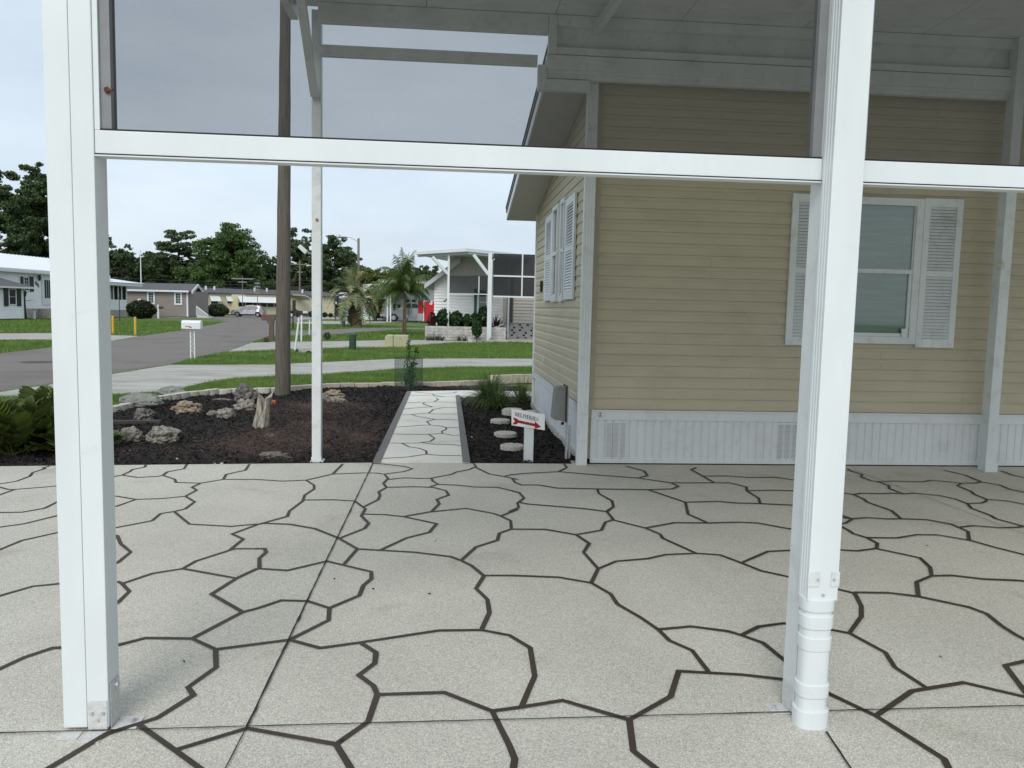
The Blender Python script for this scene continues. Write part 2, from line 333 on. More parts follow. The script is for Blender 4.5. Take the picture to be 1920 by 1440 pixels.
for t, Ls in ((tC, [[(0,190),(125,170),(225,132),(245,105),(340,75),(320,70),(370,57)],[(-200,180),(0,215),(60,232),(110,232),(325,215),(428,205),(640,190)],[(-200,330),(0,272),(110,232)],
 [(-200,400),(0,405),(165,403),(335,373),(430,325),(600,270),(875,283),(1020,307),(1225,300),(1390,283)],[(-200,540),(0,515),(180,490),(425,430),(600,400),(875,358),(1020,307)],
 [(-200,760),(0,683),(165,615),(435,555),(640,545),(880,517),(1140,467),(1205,413),(1305,398),(1390,378),(1460,325),(1390,283),(1475,238),(1440,215),(1505,185)],
 [(-200,1080),(0,1030),(245,960),(445,940),(700,930),(888,925),(915,940),(970,998),(888,1078),(700,1200)],[(915,940),(1145,863),(1370,827),(1470,770),(1720,690),(1825,605),(1740,567),(1920,500)],
 [(780,560),(880,580),(905,640),(980,703),(885,780),(700,860),(445,940)],[(1370,827),(1775,900)],
 [(640,190),(870,132),(915,125),(1030,142),(1175,135),(1220,127),(1310,155),(1320,180),(1505,185),(1675,157),(1920,157)],
 [(915,125),(970,100),(995,82),(1085,65),(1095,46)],[(1220,127),(1255,100),(1380,77),(1400,46)],[(1675,157),(1695,120),(1840,88),(1870,44)],
 [(1305,398),(1420,493),(1730,510),(1920,493)],[(1720,690),(1755,678),(1920,678)]]),
 (tD, [[(0,157),(195,170),(375,163),(575,117),(650,42)],[(575,117),(820,108),(915,110),(965,120),(990,150),(955,188),(980,217),(920,250),(930,280),(915,310),(810,362)],
 [(965,117),(1110,98),(1175,77),(1110,60),(960,42),(872,36)],[(375,163),(435,200),(435,230),(365,275),(350,320),(250,395),(235,435),(55,485),(0,497)],
 [(350,312),(575,310),(740,320),(820,378),(790,432),(845,487),(815,525),(625,600)],[(990,158),(1115,145),(1220,150),(1315,148),(1325,170),(1365,192),(1300,215)],
 [(1315,148),(1470,118),(1500,102),(1600,83),(1650,60),(1630,36)],[(1650,68),(1750,117),(1860,135),(1920,120)],[(1860,135),(1920,148),(1960,158)],[(980,217),(1175,212),(1330,217),(1425,243),(1445,275),(1355,308),(1375,340),(1315,400)],
 [(1365,195),(1500,200),(1650,215),(1810,217),(1890,235),(1975,255)],[(805,418),(970,422),(1105,437),(1355,490),(1300,555),(1130,597),(930,690)],
 [(1105,437),(1300,402),(1575,375),(1780,413),(1835,433),(1910,468),(1915,530),(1825,562),(1810,615),(1650,665),(1540,765)],[(1835,433),(1960,385)],
 [(0,497),(55,487),(255,495),(440,527),(615,597),(760,680),(1190,705),(1460,738),(1540,768),(1615,805),(1710,883),(1650,978),(1735,1060),(1750,1160),(1690,1290)],
 [(760,680),(655,800)],[(0,678),(65,678),(75,705),(25,750),(25,828)],[(-145,900),(0,832),(25,828),(235,842),(530,772),(865,852),(865,905),(805,955),(775,1030),(550,1125)],
 [(-145,900),(-335,1020),(-100,1155)],[(1710,880),(1920,880)],[(-100,1155),(0,1130),(190,1067),(385,1072),(550,1125),(544,1216),(250,1364)]]),
 (tA, [[(-150,850),(0,790),(90,748),(195,713),(330,705),(448,700),(545,675),(720,677),(910,577)],[(720,677),(808,718),(810,785),(705,860),(725,890),(590,975),(480,1010),(400,1035),(190,1160),(100,1215)],
 [(808,718),(1085,682),(1200,713),(1350,692),(1645,647),(1805,645),(1910,665),(1988,712),(2005,818),(1955,935)],
 [(1350,692),(1410,730),(1405,770),(1345,815),(1400,855),(1415,888),(1665,880),(1845,950),(1955,935),(2110,910),(2360,983),(2375,1100),(2465,1170)],
 [(1415,888),(1380,990),(1260,1075),(1330,1190)],[(1260,1075),(925,1015),(655,1097)],[(525,1005),(655,1097),(790,1195)],[(1845,950),(1910,1080),(1930,1130),(1920,1200)]]),
 (tB, [[(440,983),(595,895),(625,800),(860,813),(1100,840),(1200,890),(1365,968),(1620,1130),(1650,1190)],[(1365,968),(1500,875),(1695,843),(1960,905),(2100,960)],
 [(0,440),(175,447),(297,468),(370,510),(395,548),(480,597),(550,645),(590,685),(675,722),(735,800)],[(297,468),(323,415),(268,353),(290,320),(240,287),(125,267),(0,266)],
 [(323,415),(390,387),(510,377),(575,362),(690,357),(780,363),(860,393),(935,423),(1060,450),(1200,487),(1285,507),(1310,555),(1310,595),(1265,657)],
 [(860,393),(960,350),(1060,345),(1200,342),(1295,348),(1370,338)],[(550,643),(672,632),(810,650),(860,665),(940,693),(1060,790),(1100,840)],[(860,665),(925,633),(1020,620),(1200,645),(1265,657),(1400,730),(1435,785),(1550,860)],
 [(240,287),(335,270),(350,240),(380,230),(355,200),(380,182),(375,160),(325,132),(320,115)],[(380,232),(500,262),(555,285),(565,300),(690,357)],
 [(500,262),(610,242),(735,243),(850,240),(920,243),(1040,265),(1160,262),(1215,255)],[(650,165),(660,210),(735,243)],[(25,165),(60,172),(260,188),(355,200)],[(0,122),(28,130),(45,150),(20,168),(25,185),(-10,200)],
 [(0,75),(10,90),(35,100),(100,100),(170,112),(320,115),(510,118),(600,115),(625,105),(595,92)],[(510,118),(650,165),(775,162),(840,168),(925,170),(1050,176),(1220,208),(1277,228)],
 [(0,62),(40,57),(175,50),(205,35),(195,20)],[(175,50),(360,66),(465,73),(595,92),(815,92),(880,108),(880,122),(925,150),(930,168)],[(430,30),(495,47),(508,65),(480,72)],
 [(690,35),(672,43),(700,58),(755,90)],[(720,67),(800,66),(890,72),(985,71),(1060,82)],[(880,122),(975,120),(1060,122),(1225,127)],[(1960,755),(1850,780),(1960,925)]]),
 (tE, [[(530,255),(640,272),(715,305),(745,330),(925,393),(1000,455)],[(640,272),(700,263),(860,266),(930,262),(1010,267),(1100,262),(1285,280),(1400,305),(1495,340),(1525,375),(1670,430),(1710,455),(1920,512),(2050,560)],
 [(595,80),(625,97),(705,120),(700,140),(770,168),(830,178),(905,205),(910,228),(1010,265)],[(820,175),(935,172),(1160,177),(1220,165),(1350,177),(1450,187),(1565,185),(1600,177),(1480,127),(1320,90)],
 [(1600,177),(1735,200),(1815,233),(1920,255),(2050,270)],[(1450,187),(1420,207),(1520,247),(1550,272),(1640,308),(1635,325),(1600,337),(1495,340)],[(1640,308),(1800,322),(1920,345),(2050,360)],[(1750,95),(1840,128),(1920,145),(2050,160)],
 [(510,440),(635,455),(585,487),(515,497)],[(635,455),(740,447),(905,457),(1000,455),(1190,462),(1370,495),(1430,520),(1500,550),(1508,615)],[(1430,520),(1540,507),(1735,523),(1870,520),(1920,512)],
 [(515,497),(595,537),(640,568),(740,597),(820,640),(815,680)],[(740,597),(970,600),(1120,575),(1270,577),(1525,620),(1700,670),(1920,725),(2050,760)],[(815,680),(1140,750),(1215,820),(1228,885),(1115,932),(1128,1040)],
 [(1228,885),(1380,882),(1625,910),(1880,920),(2050,940)],[(655,1010),(905,1013),(1128,1040),(1505,1120),(1640,1170),(1750,1260),(1860,1330),(2000,1400)]])):
    PL += [t(L) for L in Ls]
def strip(b, pts, wd, z, tz=0.0):
    pts = [Vector((p.x, p.y, 0)) for p in pts]; n = len(pts); Lf, Rt = [], []; w0_ = wd
    for i in range(n):
        wd = w0_*rnd.uniform(.9, 1.1)
        d0 = (pts[i]-pts[i-1]).normalized() if i else (pts[1]-pts[0]).normalized()
        d1 = (pts[i+1]-pts[i]).normalized() if i < n-1 else d0
        n0 = Vector((-d0.y, d0.x, 0)); n1 = Vector((-d1.y, d1.x, 0)); m = n0+n1
        if m.length < .3: m = n0
        m = m.normalized(); k = min(1.8, 1/max(.45, m.dot(n1)))
        if i == 0: pts[0] = pts[0]-d0*wd*.3
        if i == n-1: pts[i] = pts[i]+d0*wd*.3
        Lf.append(pts[i]+m*wd/2*k+Vector((0, 0, z))); Rt.append(pts[i]-m*wd/2*k+Vector((0, 0, z)))
    b.add(Lf+Rt, [(n+i, n+i+1, i+1, i) for i in range(n-1)])
b = MB()
for i, L in enumerate(PL): strip(b, [G(x, y) for x, y in L], .024, .0025+.00006*i)
b.build('joint_line_pattern', line_m, pat, fix=False)
b = MB()
def rough_line(b, p, q, w0, z):
    n = int((q-p).length/.06); s = (q-p).normalized(); t = Vector((-s.y, s.x, 0)); vs = []
    for i in range(n+1):
        c = p.lerp(q, i/n); a = w0*(.5+rnd.random()*.5); c2 = w0*(.5+rnd.random()*.5)
        if rnd.random() < .05: a += w0*.8
        vs += [c+t*a*.5+Vector((0, 0, z)), c-t*c2*.5+Vector((0, 0, z))]
    b.add(vs, [(2*i, 2*i+1, 2*i+3, 2*i+2) for i in range(n)])
rough_line(b, Vector((-.70, 7.915, 0)), G(463, 1365), .011, .0085)
rough_line(b, G(463, 1365), G(405, 1480), .006, .0085)
rough_line(b, G(-300, 1386), G(2300, 1316), .009, .0088)
rough_line(b, G(1599, 881), G(2000, 1033), .006, .0085)
rough_line(b, G(1549, 1375), G(1625, 1490), .011, .0085)
b.build('control_joint', darkgap, pat, fix=False)

# walkway
wk = thing('walkway', '', '', (0, 0, 0))
for k in ('label', 'category'): del wk[k]
wk['kind'] = 'structure'
WL0, WR0, WL1, WR1 = G(700, 867.5), G(881, 868.5), G(763.5, 735), G(862, 743)
b = MB()
wp = [WL0, WR0, WR1, G(1010, 743.5), G(1010, 735.5), G(868, 733), WL1]
wp = [Vector((p.x, p.y+(.006 if i < 2 else 0), -.05)) for i, p in enumerate(wp)]
b.prism(wp, (0, 0, .062)); b.build('walkway_slab', walk_m, wk); HARD.append(np.array([(p.x, p.y) for p in wp]))
b = MB()
for i, L in enumerate([[(250,1225),(720,1198),(1040,1150),(1300,1172),(1700,1175)],[(380,965),(630,970),(900,968),(1110,940),(1180,890),(1080,825)],[(650,975),(760,1030),(930,1055),(1040,1095),(1045,1150)],[(980,965),(1180,988),(1420,992),(1665,1015)],
 [(440,815),(700,825),(1080,825),(1310,812),(1290,780),(1370,740),(1360,710),(1250,685),(1100,675),(960,675),(780,692),(500,712)],[(1310,812),(1460,840),(1640,843)],[(1370,712),(1640,718)],
 [(1100,670),(1090,655),(1050,615),(1180,580),(880,530),(800,500),(590,510)],[(1180,580),(1450,585),(1610,597)],[(800,500),(1070,478),(1180,492),(1600,495)],[(1080,475),(1135,440),(1140,420),(1340,385),(1560,388)],
 [(630,415),(880,390),(1140,375),(1050,350),(990,325),(1010,308)],[(660,310),(1170,295),(1590,300)],[(1170,290),(1240,255),(1200,232)],[(720,190),(1000,188),(1340,212),(1560,210)],[(850,130),(1150,165),(1170,190),(1340,210)],[(1170,165),(1480,150),(1540,130)]]):
    strip(b, [G(x, y, .012) for x, y in tW(L)], .022, .0145+.00006*i)
b.build('joint_line_pattern', line_m, wk, fix=False)
b = MB(); strip(b, [Vector((WL0.x+.035, WL0.y, 0)), Vector((WL1.x+.035, WL1.y-.02, 0))], .075, .0185)
strip(b, [Vector((WR0.x-.035, WR0.y, 0)), Vector((WR1.x-.035, WR1.y, 0))], .075, .0185)
b.build('border_line', mat('grey_border_paint', (.14, .135, .13), .8, var=.1), wk, fix=False)

# bits of leaf on the slab
for i, (x, y) in enumerate([(627, 1087), (700, 1106), (817, 1016), (805, 1115), (1240, 1010), (1738, 1025), (1763, 1234), (345, 1242), (640, 1392)]):
    q = G(x, y, 0); a = rnd.uniform(0, 3); d_ = Vector((math.cos(a), math.sin(a), 0))*.012; s_ = Vector((-math.sin(a), math.cos(a), 0))*.005
    b = MB(); b.add([q-d_+Vector((0, 0, .006)), q+s_+Vector((0, 0, .009)), q+d_+Vector((0, 0, .007)), q-s_+Vector((0, 0, .005)), q+Vector((0, 0, .012))], [(0, 1, 4), (1, 2, 4), (2, 3, 4), (3, 0, 4)])
    tag(b.build('leaf_scrap', dark_rubber, None, fix=False), 'tiny dark scrap of leaf lying on the patio slab', 'leaf', 'leaf scraps on the patio')
# mulch bed
EDGE = [(-700, 800), (-330, 812), (-150, 812), (20, 800), (215, 775), (253, 765), (300, 754), (353, 746), (400, 741), (455, 739), (505, 738), (540, 734), (610, 729), (727, 726.5), (864, 724), (930, 719.5), (1000, 717.5), (1060, 717)]
edge_w = [G(x, y, -.03) for x, y in EDGE]
bed = [Vector((-14, 6.78, 0)), Vector((-4.08, 7.63, 0)), Vector((-.7, 7.92, 0)), Vector((1.6, 7.95, 0)), Vector((1.45, 9.5, 0))] + [Vector((1.5, 14.0, 0))] + edge_w[::-1]
bed_np = np.array([(p.x, p.y) for p in bed]); HARD.append(bed_np)
def inpoly(P, poly):
    x, y = P[:, 0], P[:, 1]; ins = np.zeros(len(P), bool); n = len(poly); j = n-1
    for i in range(n):
        xi, yi = poly[i]; xj, yj = poly[j]
        if yi != yj:
            c = ((yi > y) != (yj > y)) & (x < (xj-xi)*(y-yi)/(yj-yi)+xi); ins ^= c
        j = i
    return ins
gx = np.arange(-8.6, 1.6, .045); gy = np.arange(6.9, 16.2, .045)
XX, YY = np.meshgrid(gx, gy, indexing='ij'); P = np.stack([XX.ravel(), YY.ravel()], 1)
ins = inpoly(P, bed_np)
def bumpf(x, y): return .012*np.sin(x*3.1+1)*np.sin(y*2.7)+.010*np.sin(x*7.3+y*5.1)
zz = -.012 + bumpf(P[:, 0], P[:, 1]) + rng.normal(size=len(P))*.009
ed = np.abs(P[:, 1]-(7.92+(P[:, 0]+.7)*.0858*(P[:, 0] < -.7))); zz -= np.clip(.18-ed, 0, .18)*.06
wd = np.minimum(np.abs(P[:, 0]-WL0.x), np.abs(P[:, 0]-WR0.x)); zz -= np.clip(.15-wd, 0, .15)*.07
wi = inpoly(P, HARD[-2]); zz[wi] = -.09
zz[~ins] = -.09
V = np.column_stack([P, zz]); nx, ny = len(gx), len(gy); idx = np.arange(nx*ny).reshape(nx, ny)
Q = np.stack([idx[:-1, :-1], idx[1:, :-1], idx[1:, 1:], idx[:-1, 1:]], -1).reshape(-1, 4); keep = ins[Q].sum(1) >= 3
o = npmesh('mulch_bed', V, Q[keep], mulch_m, per=4); struct(o)
def zat(x, y): return -.012+bumpf(x, y)
def scatter(n, x0, x1, y0, y1):
    p = np.column_stack([rng.uniform(x0, x1, n), rng.uniform(y0, y1, n)]); return p[inpoly(p, bed_np) & ~inpoly(p, HARD[-2])]
p = scatter(95000, -7.5, 1.55, 7.0, 15.6); c3 = np.column_stack([p, zat(p[:, 0], p[:, 1])+rng.uniform(0, .022, len(p))])
V, Q = leaves(c3, .036, asp=.38, flat=.55, jit=.5)
o = npmesh('mulch_chips', V, Q, chip_m, per=4); struct(o, 'stuff')
# pine straw in the brown patches
pc = []
for (cx, cy, sx, sy, n) in ((-1.7, 9.6, .8, 1.6, 5200), (-2.1, 9.0, .5, .6, 1500), (-1.9, 12.2, .8, 1.0, 3600), (-.95, 9.3, .25, 1.6, 1500), (-3.4, 8.4, 1.2, .4, 500)):
    pc.append(np.column_stack([rng.normal(cx, sx*.55, n), rng.normal(cy, sy*.55, n)]))
p = np.concatenate(pc); p = p[inpoly(p, bed_np) & ~inpoly(p, HARD[-2])]
n = len(p); c3 = np.column_stack([p, zat(p[:, 0], p[:, 1])+rng.uniform(.012, .035, n)])
a = rng.uniform(0, 2*np.pi, n); d = np.column_stack([np.cos(a), np.sin(a), rng.normal(0, .13, n)])*rng.uniform(.04, .09, n)[:, None]
s = np.column_stack([-np.sin(a), np.cos(a), np.zeros(n)])*.0018
k = np.column_stack([np.zeros(n), np.zeros(n), rng.uniform(.004, .012, n)])
V = np.stack([c3-d, c3+s+k, c3+d, c3-s+k], 1).reshape(-1, 3)
struct(npmesh('pine_straw', V, np.arange(n*4).reshape(-1, 4), straw_m, per=4), 'stuff')

# grass blades
def grass(name, n, x0, x1, y0, y1, h, wdt, frustum=True):
    p = np.column_stack([rng.uniform(x0, x1, n), rng.uniform(y0, y1, n)])
    k = (p[:, 0] > -.62*p[:, 1]-1) & (p[:, 0] < .28*p[:, 1]+1.2)
    p = p[k]; ok = np.ones(len(p), bool)
    for q in HARD: ok &= ~inpoly(p, q)
    p = p[ok]; n = len(p)
    # tufty: lean and height vary in patches
    hh = h*(.75+.35*np.sin(p[:, 0]*2.3+p[:, 1]*1.1)*np.sin(p[:, 1]*2.9-p[:, 0])*.6+rng.uniform(-.3, .4, n))
    a = rng.uniform(0, 2*np.pi, n); lean = rng.normal(0, .5, (n, 2))*hh[:, None]
    base = np.column_stack([p, np.full(n, -.045)]); sd = np.column_stack([np.cos(a), np.sin(a), np.zeros(n)])*wdt/2
    tip = base+np.column_stack([lean, hh]); V = np.stack([base-sd, base+sd, tip], 1).reshape(-1, 3)
    return struct(npmesh(name, V, np.arange(n*3).reshape(-1, 3), grass_m, per=3), 'stuff')
grass('grass', 330000, -12, 6, 11.5, 22, .075, .010)
grass('grass', 230000, -20, 9, 22, 36, .085, .018)
grass('grass', 150000, -42, 12, 36, 66, .10, .04)

# ================================================================ carport
cp = thing('carport', 'white aluminium carport with dark roll-down mesh screens over the patterned patio', 'carport', (0, 2.9, 0))
YN = 2.87
def fluted(b, x0, x1, y0, y1, z0, z1, flutes_front=4, flutes_side=3, d=.004, side=-1):
    """post with grooves: rectangle outline with notches, extruded"""
    pts = []
    def run(p, q, n, inw):
        p = Vector(p); q = Vector(q); out = [p]
        for i in range(n):
            c = (i+1)/(n+1); wq = .055
            out += [p.lerp(q, c-wq), p.lerp(q, c-wq*.4)+inw*d, p.lerp(q, c+wq*.4)+inw*d, p.lerp(q, c+wq)]
        return out
    pts += run((x0, y0, 0), (x1, y0, 0), flutes_front, Vector((0, 1, 0)))
    pts += run((x1, y0, 0), (x1, y1, 0), flutes_side, Vector((-1, 0, 0)))
    pts += run((x1, y1, 0), (x0, y1, 0), 0, Vector((0, -1, 0)))
    pts += run((x0, y1, 0), (x0, y0, 0), flutes_side, Vector((1, 0, 0)))
    b.prism([p+Vector((0, 0, z0)) for p in pts], (0, 0, z1-z0))
ZC = PY(1300, 31, 7.6).z      # ceiling height
# left pair of posts
b = MB(); b.box(-1.350, -1.268, YN, YN+.095, .012, ZC); p1 = b.build('post', white, cp, bevel=.003)
b = MB(); b.box(-1.2655, -1.192, YN-.004, YN+.10, .012, ZC); p2 = b.build('post', white, cp, bevel=.003)
b = MB(); b.box(-1.268, -1.2655, YN+.02, YN+.08, .012, ZC-.01); b.build('post_gap', darkgap, cp)
def pins(name, m, parent, L, r, n=8):
    for a, c in L:
        b = MB(); b.tube([a, c], r, n); b.build(name, m, parent)
plate_m = mat('dusty_plate', (.55, .555, .54), .7, var=.12, vscale=60, bump=.3, bscale=120)
def bracket(pts_boxes, parent, name='base_bracket', m=plate_m):
    b = MB()
    for q in pts_boxes: b.box(*q)
    return b.build(name, m, parent, bevel=.0015)
bracket([(-1.350, -1.279, YN-.062, YN-.001, 0.0005, .004)], p1)
bk = bracket([(-1.262, -1.195, YN-.088, YN-.007, .0005, .004), (-1.262, -1.195, YN-.0075, YN-.0045, .004, .115), (-1.191, -1.188, YN+.01, YN+.09, .004, .17), (-1.188, -1.10, YN+.005, YN+.095, .0005, .004)], p2)
pins('bolt', galv, p2, [((x, YN-.0075, z), (x, YN-.013, z)) for (x, z) in ((-1.248, .07), (-1.209, .07), (-1.228, .045))], .006)
pins('bolt', galv, p2, [((-1.188, YN+.05, .15), (-1.175, YN+.05, .15)), ((-1.13, YN+.05, .004), (-1.13, YN+.05, .022))], .011)
# rail, near bay
zt, zb = PY(800, 268, YN).z, PY(800, 312, YN).z
def rail(x0, x1, name='rail'):
    b = MB(); b.box(x0, x1, YN, YN+.052, zb, zt); o = b.build(name, white, cp, bevel=.003)
    b = MB(); b.box(x0, x1, YN-.0025, YN+.003, zb-.001, zb+.0035); b.box(x0, x1, YN+.004, YN+.03, zt+.0005, zt+.006); b.build('gasket', dark_rubber, o)
    b = MB(); b.box(x0, x1, YN-.004, YN+.054, zb-.006, zb-.0015); b.build('flange', white, o)
    return o
XC = PX  # keep name short
XP0 = PY(1466, 1300, YN+.11).x; xr0 = XP0
rail(-1.191, xr0-.001); rail(1.47, 6.5)
# screens and their side frames
def screen(x0, x1, fl=True):
    b = MB(); b.add([(x0+.012, YN+.036, zt+.008), (x1-.012, YN+.036, zt+.008), (x1-.012, YN+.036, ZC-.01), (x0+.012, YN+.036, ZC-.01)], [(0, 1, 2, 3)])
    b.build('screen', screenm, cp)
    for s, x in ((0, x0), (1, x1)):
        b = MB()
        if s == 0: b.box(x+.018, x+.052, YN+.012, YN+.06, zt+.008, ZC-.02)
        else: b.box(x-.045, x-.012, YN+.012, YN+.06, zt+.008, ZC-.02)
        b.build('screen_frame', mat('screen_channel', (.20, .205, .21), .5, var=.1) if 'screen_channel' not in MT else MT['screen_channel'], cp)
        b = MB()
        if s == 0: b.box(x, x+.017, YN+.002, YN+.05, zt+.001, ZC-.02)
        else: b.box(x-.011, x, YN+.002, YN+.05, zt+.001, ZC-.02)
        b.build('screen_channel', white, cp)
screen(-1.191, xr0); screen(1.47, 6.5)
b = MB(); q = PY(208, 168, YN); b.tube([(q.x-.02, YN+.01, q.z), (q.x+.012, YN-.012, q.z-.004)], .0045, 8); b.tube([(q.x-.017, YN+.012, q.z), (q.x-.014, YN+.002, q.z)], .010, 8)
b.build('rusty_screw', mat('rust', (.12, .045, .025), .9, var=.4, vscale=60), cp)
# right near post with downspout in front

b = MB(); fluted(b, XP0, XP0+.085, YN+.005, YN+.11, .008, ZC, 0, 0, .003); p3 = b.build('post', white_dirty, cp, bevel=.002)
bk3 = bracket([(XP0-.075, XP0-.002, YN+.015, YN+.10, .0005, .004), (XP0-.003, XP0-.0003, YN+.02, YN+.10, .004, .11)], p3)
b = MB(); b.tube([(XP0-.055, YN+.05, .004), (XP0-.055, YN+.05, .02)], .008, 8); b.build('bolt', galv, p3)
dx0, dx1, dy0, dy1 = 1.350, 1.465, YN-.092, YN-.012
zd0 = PY(1525, 1112, dy0).z
b = MB(); fluted(b, dx0, dx1, dy0, dy1, zd0-.03, ZC, 0, 3, .0030); dsp = b.build('downspout', white, cp, bevel=.0015)
b = MB(); zq = PY(1525, 1072, dy0).z; zq1 = PY(1525, 1100, dy0).z
b.box(dx0-.0035, dx0+.042, dy0-.0035, dy0-.0005, zq1, zq); b.build('strap', white_dirty, dsp, bevel=.001)
b = MB(); b.box(dx1-.03, dx1+.003, dy0-.0035, dy0-.0005, zq1, zq); b.build('strap', white_dirty, dsp, bevel=.001)
pins('screw', galv, dsp, [((x, dy0-.004, z), (x, dy0-.009, z)) for x, z in ((dx0+.034, (zq+zq1)/2), (dx1-.02, (zq+zq1)/2), ((dx0+dx1)/2, zq1-.03))], .005)
cx, cy, rr = (dx0+dx1)/2-.002, (dy0+dy1)/2, .056
def squircle(b, z0, z1, r0, r1, n=28, sx=1.02, sy=.86):
    o = len(b.v)
    for z, r in ((z0, r0), (z1, r1)):
        for k in range(n):
            a = 2*math.pi*k/n; c, s = math.cos(a), math.sin(a); e = .75
            b.v.append((cx+sx*r*math.copysign(abs(c)**e, c), cy+sy*r*math.copysign(abs(s)**e, s), z))
    for k in range(n): b.f.append((o+k, o+(k+1) % n, o+n+(k+1) % n, o+n+k))
    b.f.append(tuple(o+k for k in range(n))[::-1]); b.f.append(tuple(o+n+k for k in range(n)))
def zy(y): return PY(1525, y, dy0-.01).z
for (ya, yb, r, nm) in ((1352, 1368, rr+.001, 'base_seal'), (1130, 1352, rr-.003, 'drain_pipe')):
    b = MB(); squircle(b, max(zy(yb), .0) if nm == 'drain_pipe' else .0, zy(ya), r, r); b.build(nm, white if nm == 'drain_pipe' else mat('yellowed_putty', (.48, .36, .22), .8, var=.2, vscale=30), dsp, bevel=.002)
for (ya, yb, r) in ((1126, 1150, rr+.004), (1158, 1183, rr+.003), (1199, 1224, rr+.0015), (1287, 1312, rr+.003), (1336, 1372, rr+.006)):
    b = MB(); squircle(b, zy(yb), zy(ya), r-.001, r+.001); b.build('pipe_coupling', white, dsp, bevel=.0025, smooth=False)
# far row: posts, beams
YF = 7.93
def fpost(x0, x1, y0, y1, z1, fl=0, m=white_dirty, z0=0.0):
    b = MB(); fluted(b, x0, x1, y0, y1, z0, z1, fl, max(0, fl-1), .003); return b.build('post', m, cp, bevel=.002)
pf = fpost(-1.302, -1.215, 7.93, 8.03, ZC)
b = MB(); b.box(-1.315, -1.19, 7.905, 8.05, 0, .012); b.box(-1.308, -1.209, 7.925, 7.9285, .012, .05); b.build('base_bracket', white_dirty, pf)
q = PY(594, 412, 7.92); b = MB(); b.tube([(q.x, 7.928, q.z), (q.x, 7.918, q.z)], .014, 10); b.build('bolt', mat('copper_rust', (.30, .14, .07), .6), pf)
fpost(1.325, 1.43, 7.84, 7.915, ZC, 3)
x_r = G(1843, 883).x
pr = fpost(x_r, x_r+.105, 7.66, 7.78, ZC)
b = MB(); b.box(x_r-.012, x_r+.12, 7.64, 7.66, 0, .09); b.build('base_bracket', white_dirty, pr)
# ceiling pans with seams
b = MB(); x = -1.42
while x < 10:
    b.box(x, x+1.195, 2.55, 7.86, ZC, ZC+.09); x += 1.2
b.build('ceiling_panel', white_dirty, cp, bevel=.004)
b = MB(); b.box(-1.5, 10.1, 2.5, 7.95, ZC+.095, ZC+.16); b.build('roof_panel', white, cp)
b = MB(); b.box(-1.5, -1.425, 2.5, 7.95, ZC-.10, ZC+.09); b.build('fascia', white_dirty, cp, bevel=.004)
Yb = 7.72
def z_at(x, y, Y=Yb): return PY(x, y, Y).z
def hbar(x0, x1, ya, yb, px, y0, y1, name='beam', m=white_dirty, bev=.003):
    b = MB(); z1, z0 = z_at(px, ya, y0), z_at(px, yb, y0); b.box(x0, x1, y0, y1, z0, min(z1, ZC-.004)); return b.build(name, m, cp, bevel=bev)
X1 = PY(1029, 60, Yb).x; X2 = PY(1044, 60, Yb).x; XR = 7.60
hbar(-1.21, X1-.002, 8, 47, 800, Yb, Yb+.09)
hbar(-1.21, X1-.002, 41, 52, 800, Yb+.02, Yb+.08, 'beam_lip')
hbar(-1.21, PY(1009, 110, Yb).x-.002, 92.5, 113.5, 800, Yb+.02, Yb+.08, 'crossbar')
b = MB(); b.box(X1, X2, Yb-.005, Yb+.06, z_at(1035, 101), ZC-.004); b.build('stud', white_dirty, cp, bevel=.003)
hbar(X2+.002, XR, 20, 51, 1115, Yb, Yb+.08)
hbar(X2+.002, XR, 51, 92, 1115, Yb+.075, Yb+.10, 'recessed_panel')
hbar(X2+.002, XR, 91, 105, 1115, Yb+.01, Yb+.074, 'beam_lip')
hbar(X2+.03, XR, 105, 110, 1115, Yb+.07, Yb+.09, 'gap', darkgap, 0)
Xb = PY(1025, 110, Yb).x
hbar(Xb, XR, 106, 133, 1115, Yb-.004, Yb+.09)
hbar(Xb+.01, XR, 132, 141, 1115, Yb+.015, Yb+.09, 'trim_strip')
hbar(Xb+.01, XR, 141.5, 150.5, 1115, Yb+.028, Yb+.10, 'trim_strip')
Xl = PY(1009, 140, Yb).x
b = MB(); b.box(Xl, Xb-.002, Yb-.002, Yb+.09, z_at(1017, 168), z_at(1017, 121)); b.build('return_trim', white_dirty, cp, bevel=.003)
b = MB(); b.box(Xb, 1.323, Yb-.002, Yb+.07, z_at(1060, 170), z_at(1060, 149)); b.build('return_trim', white_dirty, cp, bevel=.003)
# knee braces
def brace(p, q, w=.085, h=.05, up=(0, 0, 1)):
    b = MB(); b.bar(p, q, w, h, up); return b.build('brace', white_dirty, cp, bevel=.002)
qa = PY(600, 178, 7.88); brace((-1.268, 7.90, qa.z), (-1.268, 7.90-(ZC-qa.z)*1.15, ZC), .075, .06)
qb = PY(1113, 48, 7.8); brace((1.372, 7.80, qb.z-.04), PY(1166, -12, 6.85), .085, .06, (0, 1, 0))

# ================================================================ main house
hs = thing('beige_house', 'beige vinyl sided manufactured house with white skirting beside the patio', 'house', (1.4, 7.95, 0))
YW = 7.95; XW = 1.415
zs0 = PY(1300, 769, YW).z; zs1 = ZC-.25
ztop = PY(1300, 156, YW).z
NC = 29; lap = (ztop-zs0)/NC
def siding_profile(z0, n, lap, proj=.014):
    pr = []
    for i in range(n):
        z = z0+i*lap
        pr += [(z+.001, proj), (z+lap*.60, proj*.85), (z+lap*.72, proj*.45), (z+lap*.985, proj*.30), (z+lap*.99, .001)]
    return pr
